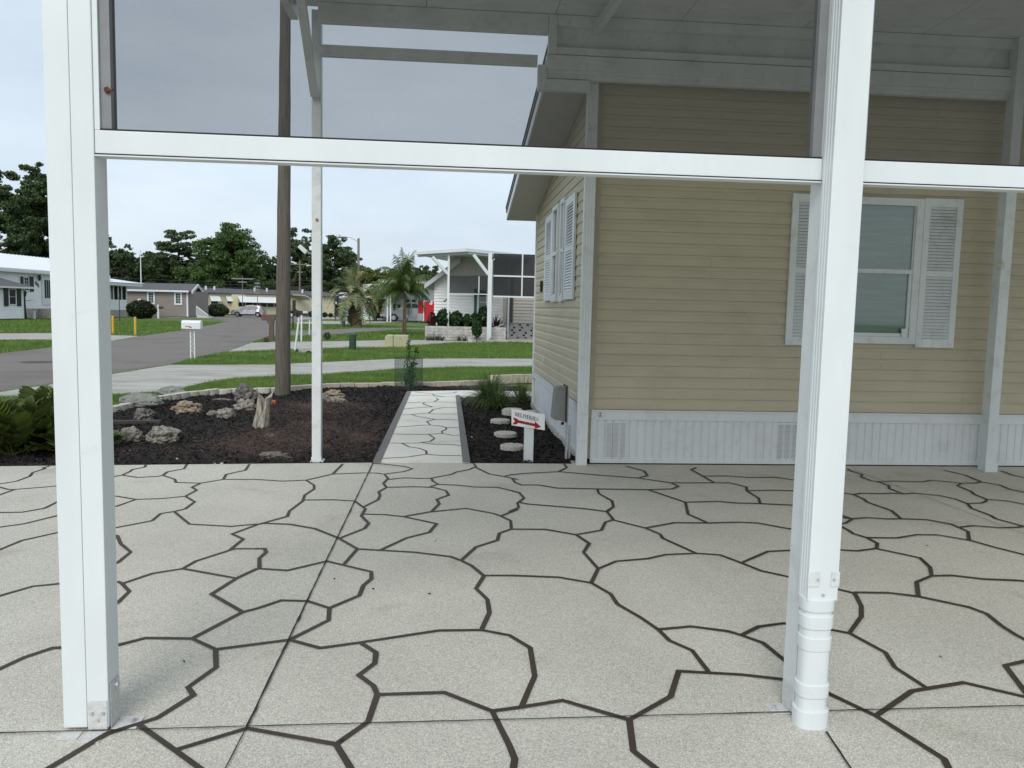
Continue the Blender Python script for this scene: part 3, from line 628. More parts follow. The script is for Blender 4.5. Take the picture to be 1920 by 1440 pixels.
# front wall (parallel to X) : siding sheets with staggered butt joints
XE = 12.0
b = MB(); pr = siding_profile(zs0, NC, lap); 
vs = []
for (z, o) in pr: vs += [(1.50, YW-o, z), (XE, YW-o, z)]
b.add(vs, [(2*i, 2*i+1, 2*i+3, 2*i+2) for i in range(len(pr)-1)])
b.box(1.45, XE, YW+.002, YW+.12, 0.05, ztop+.5)
fw = b.build('siding', beige, hs, fix=False)
b = MB()
for i in range(NC):
    for x in (1.5+((i//2*1.37) % 3.66)+.25, 1.5+((i//2*1.37) % 3.66)+3.91):
        if x < 8: b.obox((x, YW-.0155, zs0+i*lap+.002), (.0025, 0, 0), (0, .004, 0), (0, 0, lap*.55))
sm_ = b.build('siding_seam', beige_trim, fw); sm_['kind'] = 'stuff'
b = MB(); b.box(1.432, 1.50, YW-.022, YW+.0, PY(1100, 785, YW).z, ztop); b.build('corner_trim', beige_trim, hs, bevel=.003)
# skirting
zk = PY(1300, 789, YW).z
b = MB(); b.box(1.475, XE, YW-.030, YW-.002, zk, zs0-.012); b.box(1.475, XE, YW-.040, YW-.031, zs0-.022, zs0-.004); b.build('skirt_cap', vinyl, hs, bevel=.003)
b = MB(); b.box(1.475, XE, YW-.034, YW-.002, .012, .052); b.build('skirt_track', vinyl, hs, bevel=.003)
b = MB(); b.box(1.45, XE, YW-.024, YW+.06, -.01, .011); b.build('base_gap', darkgap, hs)
vents = [(1135, 1172), (1455, 1493)]
vx = [(PY(a, 830, YW).x, PY(c, 830, YW).x) for a, c in vents]
b = MB(); x = 1.475; vs = []
while x < XE:
    for dx, dy in ((0, 0), (.055, 0), (.062, .010), (.072, .010), (.079, 0)): vs.append((x+dx, YW-.022+dy))
    x += .083
n = len(vs); b.add([(x, y, .052) for x, y in vs]+[(x, y, zk) for x, y in vs], [(i, i+1, n+i+1, n+i) for i in range(n-1)])
b.build('skirting', vinyl, hs, fix=False)
for a, c in vx:
    for k in range(3):
        wv = (c-a-.02)/3; x0 = a+k*(wv+.01)
        b = MB(); b.box(x0, x0+wv, YW-.0275, YW-.020, .07, zk-.008); vt = b.build('vent', vinyl, hs)
        b = MB(); nx_ = max(3, int(wv/.0125)); nz = int((zk-.09)/.0125)
        for i in range(nx_):
            for j in range(nz):
                xx = x0+.006+i*(wv-.012)/nx_+(.003 if j % 2 else 0); z0 = .078+j*.0125
                b.add([(xx, YW-.0279, z0), (xx+.0065, YW-.0279, z0), (xx+.0065, YW-.0279, z0+.0065), (xx, YW-.0279, z0+.0065)], [(0, 1, 2, 3)])
        b.build('perforations', MT['vent_shadow'] if 'vent_shadow' in MT else mat('vent_shadow', (.16, .16, .155), .8), vt, fix=False)
q = PY(1124, 776, YW); b = MB(); b.box(q.x-.018, q.x+.018, YW-.048, YW-.0405, q.z-.028, q.z+.028); ol = b.build('outlet', mat('aged_white_plastic', (.62, .58, .48), .5), hs, bevel=.003)
for dz in (-.013, .013):
    b = MB(); b.box(q.x-.008, q.x+.008, YW-.0495, YW-.0482, q.z+dz-.005, q.z+dz+.005); b.build('socket', black, ol)

# windows with louvred shutters on a vertical plane
class Plane:
    def __init__(s, A, Bp, flip=False):
        s.A = Vector((A[0], A[1], 0)); s.d = Vector((Bp[0]-A[0], Bp[1]-A[1], 0)).normalized(); s.L = (Vector((Bp[0], Bp[1], 0))-s.A).length
        s.n = Vector((s.d.y, -s.d.x, 0)); s.n = s.n if s.n.dot(s.A-Vector((0, 0, 0))) < 0 else -s.n
    def sz(s, x, y):
        d = ray(x, y); o = Vector((0, 0, HC)); t = (s.A-o).dot(s.n)/d.dot(s.n); p = o+d*t; return (p-s.A).dot(s.d), p.z
    def P(s, u, z, o=0): return s.A+s.d*u+s.n*o+Vector((0, 0, z))
    def box(s, b, u0, u1, z0, z1, o0, o1): b.obox(s.P(u0, z0, o0), s.d*(u1-u0), s.n*(o1-o0), (0, 0, z1-z0))
def shutter(pl, u0, u1, z0, z1, parent, m=white_dirty, louv=True, o0=.016, step=.032):
    w_ = u1-u0; st = w_*.16; b = MB(); mid = z0+(z1-z0)*.5
    pl.box(b, u0, u0+st, z0, z1, o0, o0+.028); pl.box(b, u1-st, u1, z0, z1, o0, o0+.028)
    for a, c in ((z0, z0+.09), (mid-.03, mid+.03), (z1-.085, z1)): pl.box(b, u0+st, u1-st, a, c, o0, o0+.028)
    s = b.build('shutter', m, parent, bevel=.003)
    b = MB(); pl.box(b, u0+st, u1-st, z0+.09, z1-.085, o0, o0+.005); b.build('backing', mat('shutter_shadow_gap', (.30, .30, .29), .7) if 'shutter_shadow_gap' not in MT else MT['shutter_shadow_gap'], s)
    b = MB()
    for a, c in ((z0+.09, mid-.03), (mid+.03, z1-.085)):
        n = int((c-a)/step)
        for i in range(n):
            z = a+(i+.12)*(c-a)/n; h = (c-a)/n*.95
            A = pl.P(u0+st, z, o0+.024); B = pl.P(u0+st, z+h, o0+.008)
            b.obox(A, pl.d*(w_-2*st), B-A, pl.n*.004)
    b.build('louvre', m, s)
    if louv:
        pins('screw', galv, s, [(pl.P(u, z, o0+.028), pl.P(u, z, o0+.031)) for u in (u0+st*.5, u1-st*.5) for z in (z0+.04, mid, z1-.04)], .006, 6)
    return s
def window(pl, u0, u1, z0, z1, parent, fr=.05, m=white_dirty, gl=None, hung=True, grid=None, o0=.006, name='window'):
    gl = gl or glass
    b = MB(); t = .045
    pl.box(b, u0, u0+fr, z0, z1, o0, o0+t); pl.box(b, u1-fr, u1, z0, z1, o0, o0+t)
    pl.box(b, u0+fr, u1-fr, z0, z0+fr, o0, o0+t); pl.box(b, u0+fr, u1-fr, z1-fr, z1, o0, o0+t)
    W = b.build(name, m, parent, bevel=.003 if fr > .04 else 0)
    mid = (z0+z1)/2
    b = MB()
    if hung:
        pl.box(b, u0+fr+.001, u1-fr-.001, mid-.022, mid+.022, o0, o0+t*.85)
        for u in (u0+fr+.001, u1-fr-.031): pl.box(b, u, u+.03, z0+fr+.001, mid-.023, o0, o0+t*.7)
        pl.box(b, u0+fr+.032, u1-fr-.032, z0+fr+.001, z0+fr+.035, o0, o0+t*.7)
        for u in (u0+fr+.001, u1-fr-.013): pl.box(b, u, u+.012, mid+.023, z1-fr-.001, o0, o0+t*.6)
    if grid:
        for i in range(1, grid[0]):
            u = u0+fr+(u1-u0-2*fr)*i/grid[0]; pl.box(b, u-.012, u+.012, z0+fr, z1-fr, o0+.003, o0+.022)
        for j in range(1, grid[1]):
            z = z0+fr+(z1-z0-2*fr)*j/grid[1]; pl.box(b, u0+fr, u1-fr, z-.012, z+.012, o0+.004, o0+.020)
    if b.v: b.build('sash', m, W)
    b = MB(); pl.box(b, u0+fr*.9, u1-fr*.9, z0+fr*.9, z1-fr*.9, -.004, o0+.0125); b.build('pane', gl, W)
    return W
pf_ = Plane((0, YW), (10, YW))
def U(x, y): return pf_.sz(x, y)
s0, t0 = U(1477, 505); shw = U(1793, 515)[0]-U(1721, 512)[0]
zt_, zb_ = U(1765, 373.5)[1], U(1741, 651.5)[1]
uR0 = U(1721, 512)[0]; uR1 = uR0+shw; uL0 = U(1477, 505)[0]; uL1 = uL0+shw
shutter(pf_, uL0, uL1, zb_, zt_, hs); shutter(pf_, uR0, uR1, zb_, zt_, hs)
wn = window(pf_, uL1+.01, uR0-.006, zb_+.03, zt_-.01, hs, fr=.075, gl=blind_reflection)
b = MB(); zm = (zb_+zt_)/2; q = U(1690, 625)
pf_.box(b, q[0]-.03, q[0]+.03, q[1]-.05, q[1]+.05, .04, .06); b.build('sash_lock', white_dirty, wn, bevel=.004)

# gable end wall, X = XW plane, from the corner back to Y=12.68
pg = Plane((XW, YW), (XW, 12.70)); pg.n = Vector((-1, 0, 0))
Lg = 4.73
def V_(x, y): return pg.sz(x, y)
ze_far = PX(1010, 402, XW).z                      # wall top at far corner
slope = (ztop+.05-ze_far)/Lg
def topz(u): return ze_far+(Lg-u)*slope
zsg = V_(1040, 722)[1]
b = MB(); i = 0; z = zsg
while z < ztop+.1:
    for (dz0, o0_, dz1, o1_) in ((.001, .014, .6, .012), (.6, .012, .72, .006), (.72, .006, .985, .004), (.985, .004, .99, .001)):
        za, zb2 = z+lap*dz0, z+lap*dz1
        ua = min(Lg, Lg-(za-ze_far)/slope) if za > ze_far else Lg; ub = min(Lg, Lg-(zb2-ze_far)/slope) if zb2 > ze_far else Lg
        if ub <= .02: continue
        b.add([pg.P(.0, za, o0_), pg.P(ua, za, o0_), pg.P(ub, zb2, o1_), pg.P(.0, zb2, o1_)], [(0, 1, 2, 3)])
    if z+lap*.99 < topz(0): b.add([pg.P(0, z+lap*.99, .001), pg.P(min(Lg, Lg-(z+lap-ze_far)/slope if z+lap > ze_far else Lg), z+lap*.99, .001), pg.P(min(Lg, Lg-(z+lap-ze_far)/slope if z+lap > ze_far else Lg), z+lap+.001, .014), pg.P(0, z+lap+.001, .014)], [(0, 1, 2, 3)])
    z += lap
b.prism([pg.P(0, .05, -.004), pg.P(Lg, .05, -.004), pg.P(Lg, ze_far, -.004), pg.P(0, topz(0), -.004)], (.12, 0, 0))
b.build('gable_siding', beige, hs, fix=False)
b = MB(); pg.box(b, Lg-.012, Lg+.07, .06, ze_far+.02, -.05, .028); b.build('corner_trim', vinyl, hs, bevel=.003)
b = MB(); pg.box(b, 0.02, Lg-.013, zsg-.10, zsg-.012, .004, .026); pg.box(b, 0.02, Lg-.013, zsg-.02, zsg-.004, .026, .036); b.build('skirt_cap', vinyl, hs, bevel=.003)
b = MB(); u = .02; vs = []
while u < Lg-.4:
    for du, dn in ((0, .014), (.36, .014), (.37, .006), (.395, .006), (.405, .014)): vs.append((u+du, dn))
    u += .405
n = len(vs); b.add([pg.P(u, .06, o) for u, o in vs]+[pg.P(u, zsg-.09, o) for u, o in vs], [(i, i+1, n+i+1, n+i) for i in range(n-1)])
b.build('skirting', vinyl, hs, fix=False)
b = MB(); pg.box(b, .02, Lg+.07, -.02, .06, .0, .04); b.build('skirt_track', mat('dusty_track', (.42, .40, .36), .9, var=.25, vscale=12), hs, bevel=.003)
# gable windows + shutters
sh = shutter(pg, V_(1039.5, 480)[0], V_(1026.5, 480)[0], V_(1033, 564)[1], V_(1033, 406)[1], hs)
window(pg, V_(1050.5, 480)[0], V_(1040.5, 480)[0], V_(1045, 566)[1], V_(1045, 388)[1], hs, fr=.06, gl=glass)
window(pg, V_(1063, 480)[0], V_(1055.5, 480)[0], V_(1059, 565)[1], V_(1059, 375)[1], hs, fr=.06, gl=glass)
sh = shutter(pg, V_(1082, 480)[0], V_(1064, 480)[0], V_(1073, 561.5)[1], V_(1073, 371)[1], hs)
q = V_(1019, 537); b = MB(); pg.box(b, q[0]-.03, q[0]+.03, q[1]-.08, q[1]+.08, .014, .05); b.build('hook_plate', black, hs, bevel=.004)
q = V_(1021, 674); b = MB(); pg.box(b, q[0]-.03, q[0]+.03, q[1]-.04, q[1]+.04, .014, .03); b.build('hose_plate', vinyl, hs, bevel=.004)
# roof with rake overhang
XO = PY(954, 400, 12.75).x
zo = PY(954, 402, 13.05).z
def roofz(y): return ze_far+.012+(12.70-y)*slope
y0r, y1r = 7.82, 13.05
b = MB(); b.prism([Vector((XO+.01, y0r, roofz(y0r))), Vector((XO+.01, y1r, roofz(y1r))), Vector((XE, y1r, roofz(y1r))), Vector((XE, y0r, roofz(y0r)))], (0, 0, .02)); b.build('soffit', mat('soffit_vinyl', (.50, .49, .45), .6, var=.03), hs)
b = MB(); b.prism([Vector((XO-.03, y0r, roofz(y0r)+.17)), Vector((XO-.03, y1r+.02, roofz(y1r)+.17)), Vector((XE, y1r+.02, roofz(y1r)+.17)), Vector((XE, y0r, roofz(y0r)+.17))], (0, 0, .03)); b.build('roof', roof_grey, hs)
b = MB(); b.prism([Vector((XO-.012, y0r, roofz(y0r)-.012)), Vector((XO-.012, y1r, roofz(y1r)-.012)), Vector((XO-.012, y1r, roofz(y1r)+.165)), Vector((XO-.012, y0r, roofz(y0r)+.165))], (.021, 0, 0)); b.build('rake_board', vinyl, hs, bevel=.002)
b = MB(); b.prism([Vector((XO-.024, y0r, roofz(y0r)+.11)), Vector((XO-.024, y1r, roofz(y1r)+.11)), Vector((XO-.024, y1r, roofz(y1r)+.168)), Vector((XO-.024, y0r, roofz(y0r)+.168))], (.0115, 0, 0)); b.build('drip_edge', black, hs)
b = MB(); b.box(XO, XE, y1r+.001, y1r+.02, roofz(y1r)-.01, roofz(y1r)+.165); b.build('fascia', vinyl, hs)
b = MB(); b.box(XW+.13, XE, 12.58, 12.70, .05, ze_far); b.box(XE-.1, XE, 8.1, 12.57, .05, ze_far); b.build('back_wall', beige, hs)

# grey electric box on a post by the gable wall
q = G(1061, 862, -.01); mbx = thing('electrical_box', 'grey metal service box on a thin galvanised post by the white skirting', 'electrical box', (q.x, q.y, 0))
qx, qy = q.x-.02, q.y
b = MB(); ztp = PY(1058, 727, qy).z; b.bar((qx+.02, qy, -.02), (qx+.02, qy, ztp+.01), .045, .02); b.bar((qx+.055, qy+.01, -.02), (qx+.055, qy+.01, .35), .03, .02); b.build('post', galv, mbx)
za, zb2 = PY(1050, 726, qy).z, PY(1050, 788, qy).z; xa = PY(1038, 760, qy).x; xb = PY(1059, 760, qy).x
b = MB(); b.prism([Vector((xa+.012, qy-.06, za)), Vector((xb, qy-.06, za+.012)), Vector((xb, qy-.06, zb2-.01)), Vector((xa-.012, qy-.06, zb2+.02))], (0, .20, 0)); mbb = b.build('enclosure', grey_metal, mbx, bevel=.006)
b = MB(); b.box(xb+.001, xb+.016, qy-.07, qy+.15, zb2-.012, za+.02); b.build('backplate', mat('dark_metal', (.06, .06, .06), .6), mbx)
b = MB(); b.box(xb-.04, xb-.01, qy-.055, qy-.03, zb2-.04, zb2-.012); b.build('hasp', black, mbx)
q2 = PY(1005, 575, 9)

# motion sensor on the right post, solar flood on the left post
q = PY(1876, 497, 7.64); fl = thing('motion_sensor', 'small cream motion sensor on a bracket clipped to the right-hand house post', 'motion sensor', (q.x, 7.64, q.z))
b = MB(); b.tube([(q.x-.02, 7.60, q.z-.012), (q.x-.005, 7.62, q.z)], [.03, .022], 12); b.tube([(q.x-.025, 7.59, q.z-.014), (q.x-.055, 7.575, q.z-.005)], [.026, .02], 12)
b.build('sensor_head', MT['aged_white_plastic'], fl, smooth=False); b = MB(); b.tube([(q.x, 7.62, q.z), (q.x+.028, 7.655, q.z+.02)], .012, 8); b.box(q.x+.012, q.x+.042, 7.648, 7.6595, q.z-.01, q.z+.045); b.build('bracket', MT['aged_white_plastic'], fl)
q = PY(568, 467, 7.95); fl = thing('solar_light', 'white tilted solar light box reaching from the slim far post', 'solar light', (-1.30, 7.97, q.z))
b = MB(); a = PY(561, 461, 7.97); c = PY(575, 474, 7.97); b.bar(a, c, .04, .05, (0, 1, 0)); b.build('lamp_housing', vinyl, fl, bevel=.005)
b = MB(); b.tube([c, PY(581, 475, 7.97), (-1.303, 7.97, PY(583, 477, 7.97).z)], .010, 8); b.build('bracket', grey_metal, fl)

# ================================================================ garden
# edging blocks
def block(b, c, d, L, W, H, z0, scal=False):
    d = d.normalized(); n = Vector((-d.y, d.x, 0)); c = Vector((c.x, c.y, z0))
    if not scal:
        P = [c-d*L/2-n*W/2, c+d*L/2-n*W/2, c+d*L/2+n*W/2, c-d*L/2+n*W/2]; P = [p+Vector((rnd.uniform(-.004, .004), rnd.uniform(-.004, .004), 0)) for p in P]; b.prism(P, (0, 0, H))
    else:
        P = []
        for k in range(7):
            a = math.pi*k/6; P.append(c-d*math.cos(a)*L/2-n*(W/2-.0+math.sin(a)*.035))
        for k in range(7):
            a = math.pi*k/6; P.append(c+d*math.cos(a)*L/2+n*(W/2-math.sin(a)*.03))
        b.prism(P, (0, 0, H))
def along(pts, step):
    out = []; acc = step/2; 
    for i in range(len(pts)-1):
        a, c = pts[i], pts[i+1]; L = (c-a).length
        while acc < L: out.append((a.lerp(c, acc/L), c-a)); acc += step
        acc -= L
    return out
curve = [G(x, y, -.03) for x, y in EDGE[1:12]]; straight = [G(x, y, -.03) for x, y in EDGE[11:]]
for i, (c, d) in enumerate(along(curve, .215)):
    if c.x < -7.2: continue
    b = MB(); block(b, c, d, .21, .10, .105+rnd.uniform(-.006, .006), -.03, True)
    o = b.build('edging_block', edge_m, None, bevel=.006); tag(o, 'scalloped pale concrete edging block on the curved rim of the mulch bed', 'edging block', 'scalloped edging blocks round the curved bed rim')
for i, (c, d) in enumerate(along(straight, .272)):
    if c.x > 1.9: continue
    hi = c.x > .95; b = MB(); block(b, c, d, .262, .12, (.185 if hi else .10)+rnd.uniform(-.006, .006), -.03)
    o = b.build('edging_block', paver_m, None, bevel=.008)
    if hi: tag(o, 'taller tan edging block by the strappy plants near the house corner', 'edging block', 'taller edging blocks near the house corner')
    else: tag(o, 'rectangular tan edging block on the straight far rim of the mulch bed', 'edging block', 'rectangular edging blocks on the straight far rim')

def rock(name, label, c, r, m, seed, squash=(1, .8, .7), rough=.35, cat='rock', sub=4):
    bm = bmesh.new(); bmesh.ops.create_icosphere(bm, subdivisions=sub+1, radius=1)
    from mathutils import noise
    for v in bm.verts:
        p = v.co.copy(); q = p+Vector((seed*3.1, seed*1.7, seed))
        d = 1+rough*.8*noise.noise(q*1.3)+rough*.75*noise.noise(q*2.7)+rough*.35*abs(noise.noise(q*6))
        d -= max(0, noise.noise(q*5+Vector((9, 0, 0)))-.08)*rough*1.1
        d -= max(0, noise.noise(q*11)-.15)*rough*.55
        v.co = Vector((p.x*d*squash[0]*r, p.y*d*squash[1]*r, p.z*d*squash[2]*r))
    zc = squash[2]*r*.62
    me = bpy.data.meshes.new(name); bm.to_mesh(me); bm.free(); me.materials.append(m)
    for p in me.polygons: p.use_smooth = True
    o = bpy.data.objects.new(name, me); C.objects.link(o); o.scale = (.84, .84, .80); o.location = (c.x, c.y, -.018+zc*.8); return tag(o, label, cat)
rock('limestone_rock', 'round pitted grey limestone rock, left of the front pair by the near post', G(246, 826), .145, rock_m, 1.3, (1.1, .8, .85))
rock('limestone_rock', 'long knobbly grey limestone rock, right of the front pair in the mulch', G(306, 828), .175, rock_m, 2.7, (1.15, .8, .8), .42)
rock('limestone_rock', 'small grey rock half hidden behind the big near post', G(216, 815), .07, rock_m, 3.1)
rock('coral_rock', 'spiky dark brown coral rock against the curved edging', G(271, 787), .155, rock_dark, 4.2, (.95, .8, .9), .4)
rock('coral_rock', 'tan orange and white coral rock just inside the curved edging', G(350, 772), .175, rock_tan, 5.5, (1.25, .8, .7), .42)
rock('limestone_rock', 'small smooth pale rock touching a rounder one in mid bed', G(400, 778), .085, rock_m, 6.1, (1, .8, .75))
rock('limestone_rock', 'round fissured grey rock in the middle of the mulch bed', G(422, 784), .13, rock_m, 7.4, (1.15, .8, .85))
rock('coral_rock', 'dark porous grey coral rock standing at the back of the bed by the stump', G(461, 752), .20, rock_dark, 8.8, (.95, .8, .95), .6)
rock('limestone_rock', 'grey pitted rock leaning in front of the dark coral rock', G(462, 768), .16, rock_m, 9.3, (1.15, .7, .8), .5)
rock('limestone_rock', 'flat grey slab of rock sunk in pine straw near the patio', G(513, 856, 0), .155, rock_dark, 10.4, (1.15, .6, .32), .4)
rock('coral_rock', 'tiny dark rock poking out of the mulch below the stump', G(507, 820, 0), .075, rock_dark, 11.6, (1.1, .8, .6))
rock('limestone_rock', 'pale tan-topped rock at the top of the pile right of the slim post', G(625, 744), .16, rock_tan, 12.2, (1.2, .8, .6), .5)
rock('limestone_rock', 'dark grey rock at the left of the pile behind the slim post', G(611, 752), .12, rock_dark, 13.5)
rock('limestone_rock', 'low grey rock at the front of the pile right of the slim post', G(632, 754), .13, rock_m, 14.7, (1.2, .8, .6), .5)
rock('fallen_rock', 'pair-less grey weathered lump lying by the edging at the back of the bed', G(418, 751), .10, rock_dark, 15.9, (1.9, .6, .42), .4)
rock('boulder', 'big flat mossy green grey boulder outside the edging beside the driveway', G(266, 768, -.05), .33, moss_rock, 16.2, (1.15, .8, .50), .18, 'boulder', 4)
rock('boulder', 'grey rough end of broken concrete beside the mossy boulder', G(322, 747, -.05), .21, moss_rock, 17.3, (1.2, .8, .6), .25, 'boulder', 4)
for i, (x, y, s) in enumerate([(245, 844, .022), (325, 834, .02), (333, 858, .018), (402, 868, .02), (416, 867, .018), (883, 819, .028), (281, 842, .016)]):
    rock('pebble', 'small white pebble lying loose on the dark mulch', G(x, y, 0), s, MT['aged_white_plastic'] if i != 1 else rock_tan, 20+i, (1.2, .8, .7), .2, 'pebble', 1)['group'] = 'white pebbles in the mulch'
# driftwood stump
c = G(489, 803, -.02); bm = bmesh.new(); from mathutils import noise
rings = 22; nseg = 40; H = .52; vs = []
for j in range(rings+1):
    t = j/rings
    for k in range(nseg):
        a = 2*math.pi*k/nseg; p = Vector((math.cos(a), math.sin(a), t*2))
        r = (.15-.035*t)*(1+.30*noise.fractal(Vector((p.x*1.6, p.y*1.6, t*.8+3)), 1, 2, 3)+.12*noise.noise(Vector((a*4, t*1.3, 1))))
        top = H*(1+.10*math.sin(a*2+1)+.05*math.sin(a*5)) 
        vs.append(bm.verts.new((r*math.cos(a)*.95+t*.075, r*math.sin(a)*.8, t*top)))
bm.verts.ensure_lookup_table()
for j in range(rings):
    for k in range(nseg): bm.faces.new((vs[j*nseg+k], vs[j*nseg+(k+1) % nseg], vs[(j+1)*nseg+(k+1) % nseg], vs[(j+1)*nseg+k]))
tc_ = bm.verts.new((.075, 0, H*.9))
for k in range(nseg): bm.faces.new((vs[rings*nseg+k], vs[rings*nseg+(k+1) % nseg], tc_))
me = bpy.data.meshes.new('tree_stump'); bm.to_mesh(me); bm.free(); me.materials.append(mat('driftwood', (.05, .042, .032), .95, col2=(.50, .46, .39), vscale=7, stretch=(2.6, 2.6, .7), bump=1, bscale=22, detail=9))
o = bpy.data.objects.new('tree_stump', me); C.objects.link(o); o.location = c; o.scale = (.74, .78, .78); tag(o, 'weathered grey driftwood stump standing upright in the mulch bed', 'stump')
b = MB(); q = G(510, 757, 0); b.box(q.x-.07, q.x+.06, q.y-.03, q.y+.05, -.02, .055); tag(b.build('brick', mat('red_brick', (.35, .10, .055), .9, var=.2, vscale=20), None, bevel=.006), 'small red brick lying behind the driftwood stump', 'brick')
q = G(232, 794, 0); b = MB(); b.bar((q.x-.35, q.y, .01), (q.x+.45, q.y+.03, .02), .09, .05); tag(b.build('landscape_timber', mat('grey_timber', (.05, .045, .042), .9, var=.3, vscale=10, stretch=(1, 8, 8)), None, bevel=.01), 'dark weathered timber lying in the mulch behind the near post', 'timber')

# stepping stones
def stone(label, px, r, h, z=0, tilt=0, holes=False):
    c = G(*px, z); n = 40; b = MB(); o = []
    for (rr_, zz_) in ((r, 0), (r, h-.01), (r-.012, h)):
        for k in range(n):
            a = 2*math.pi*k/n; q = rr_*(1+.008*math.sin(a*5+r*40)); b.v.append((q*math.cos(a), q*math.sin(a), zz_))
    for j in range(2):
        for k in range(n): b.f.append((j*n+k, j*n+(k+1) % n, (j+1)*n+(k+1) % n, (j+1)*n+k))
    b.f.append(tuple(2*n+k for k in range(n))); b.f.append(tuple(range(n))[::-1])
    o = b.build('stepping_stone', mat('exposed_aggregate', (.34, .32, .27), .95, col2=(.60, .57, .49), vscale=45, bump=.6, bscale=70) if 'exposed_aggregate' not in MT else MT['exposed_aggregate'])
    o.location = (c.x, c.y, z); o.rotation_euler = (0, tilt, .3); tag(o, label, 'stepping stone')
    if holes:
        for a in (2.5, 1.0):
            b = MB(); b.tube([(r*.75*math.cos(a), r*.75*math.sin(a), h+.0005), (r*.75*math.cos(a), r*.75*math.sin(a), h+.0015)], .014, 10)
            q = b.build('lifting_hole', darkgap); q.parent = o
    return o
stone('round aggregate stepping stone with two dark holes, nearest the patio', (960.5, 842), .135, .05, -.0, 0, True)
stone('round pale stepping stone in the mulch between two others beside the sign', (947.5, 818), .14, .05)
stone('round stepping stone just left of the deliveries sign board', (938, 793), .135, .05, .0)
stone('lower stone of the stack of two round slabs by the strappy plants', (961, 777), .145, .085)
stone('upper stone of the stack of two round slabs by the strappy plants', (961, 777), .15, .07, .089)
stone('tilted round slab leaning on the stack behind the sign', (986, 780), .15, .055, .085, -.16)

# deliveries sign
q = G(991.5, 863); sg = thing('delivery_sign', 'small white sign reading DELIVERIES over a red arrow on a white post', 'sign', (q.x, q.y, 0))
sy = q.y
zs_t, zs_b = PY(990, 766, sy).z, PY(990, 806, sy).z
b = MB(); b.box(q.x-.048, q.x+.045, sy, sy+.09, -.03, zs_b+.05); b.build('post', white, sg, bevel=.004)
A, B, Cc, D = PY(959, 766, sy), PY(1021, 776.5, sy), PY(1021, 806, sy), PY(959, 797, sy)
A.y = D.y = sy-.015; B.y = Cc.y = sy-.02
b = MB(); b.prism([A, B, Cc, D], (0, .012, 0)); bd = b.build('sign_board', mat('sign_white', (.85, .85, .85), .4), sg)
ex = (B-A); ez = (D-A)
def SP(u, v, o=.0015): return A+ex*u+ez*v+Vector((0, -o, 0))
def spoly(b, P, o=.0015):
    vs = [SP(u, v, o) for u, v in P]; b.add(vs, [tuple(range(len(vs)))])
b = MB(); spoly(b, [(.03, .51), (.16, .54), (.21, .62), (.70, .66), (.70, .52), (.89, .80), (.70, .975), (.70, .83), (.20, .79), (.14, .90), (.02, .94), (.10, .72)])
b.build('arrow', mat('sign_red', (.35, .005, .012), .4), bd, fix=False)
GL = {'D': [('r', 0, 0, .22, 1), ('arc', .22, .5, .45, .5, -90, 90), ('r', -.06, 0, .3, .07), ('r', -.06, .93, .3, 1)],
 'E': [('r', 0, 0, .2, 1), ('r', -.06, 0, .7, .09), ('r', -.06, .91, .7, 1), ('r', .2, .46, .5, .54), ('r', .63, 0, .7, .28), ('r', .63, .72, .7, 1), ('r', .45, .36, .52, .64)],
 'L': [('r', 0, 0, .2, 1), ('r', -.06, .91, .68, 1), ('r', -.06, 0, .3, .07), ('r', .62, .66, .68, 1)],
 'I': [('r', .05, 0, .25, 1), ('r', -.03, 0, .33, .07), ('r', -.03, .93, .33, 1)],
 'V': [('q', 0, 0, .22, 0, .47, 1, .33, 1), ('q', .62, 0, .72, 0, .45, 1, .36, 1), ('r', -.06, 0, .3, .07), ('r', .52, 0, .8, .07)],
 'R': [('r', 0, 0, .2, 1), ('arc', .3, .26, .30, .26, -90, 90), ('r', -.06, 0, .35, .07), ('r', .2, .45, .35, .53), ('q', .3, .5, .5, .5, .8, 1, .58, 1), ('r', -.06, .93, .28, 1), ('r', .55, .93, .85, 1)],
 'S': [('arc', .33, .26, .30, .26, 90, 330), ('arc', .33, .74, .30, .26, -90, 150), ('r', .60, .02, .65, .3), ('r', 0, .7, .06, .98)]}
b = MB(); u = .0; W_ = {'D': .85, 'E': .82, 'L': .80, 'I': .46, 'V': .82, 'R': .92, 'S': .72}
tot = sum(W_[c] for c in 'DELIVERIES'); u0_, u1_ = .115, .815; sc_ = (u1_-u0_)/tot; v0_, v1_ = .17, .40
k_ = 0
for ch in 'DELIVERIES':
    for g in GL[ch]:
        k_ += 1; f = lambda x, y: (u0_+(u+x)*sc_, v0_+.10*((u+x)/tot)+(v1_-v0_)*y)
        oo = .0014+k_*.00002
        if g[0] == 'r': spoly(b, [f(g[1], g[2]), f(g[3], g[2]), f(g[3], g[4]), f(g[1], g[4])], oo)
        elif g[0] == 'q': spoly(b, [f(g[1], g[2]), f(g[3], g[4]), f(g[5], g[6]), f(g[7], g[8])], oo)
        else:
            _, cx_, cy_, rx, ry, a0, a1 = g; n = 12
            for i in range(n):
                t0, t1 = R(a0+(a1-a0)*i/n), R(a0+(a1-a0)*(i+1)/n)
                if ch == 'S': t0, t1 = -t0, -t1
                th = .5 if ch != 'S' else .45
                tw = lambda t: 1-th*(.35+.65*abs(math.cos(t)))
                P_ = [f(cx_+rx*math.cos(t0), cy_+ry*math.sin(t0)), f(cx_+rx*math.cos(t1), cy_+ry*math.sin(t1)), f(cx_+rx*tw(t1)*math.cos(t1), cy_+ry*tw(t1)*math.sin(t1)*1.12), f(cx_+rx*tw(t0)*math.cos(t0), cy_+ry*tw(t0)*math.sin(t0)*1.12)]
                spoly(b, P_, oo)
    u += W_[ch]
b.build('lettering', black, bd, fix=False)
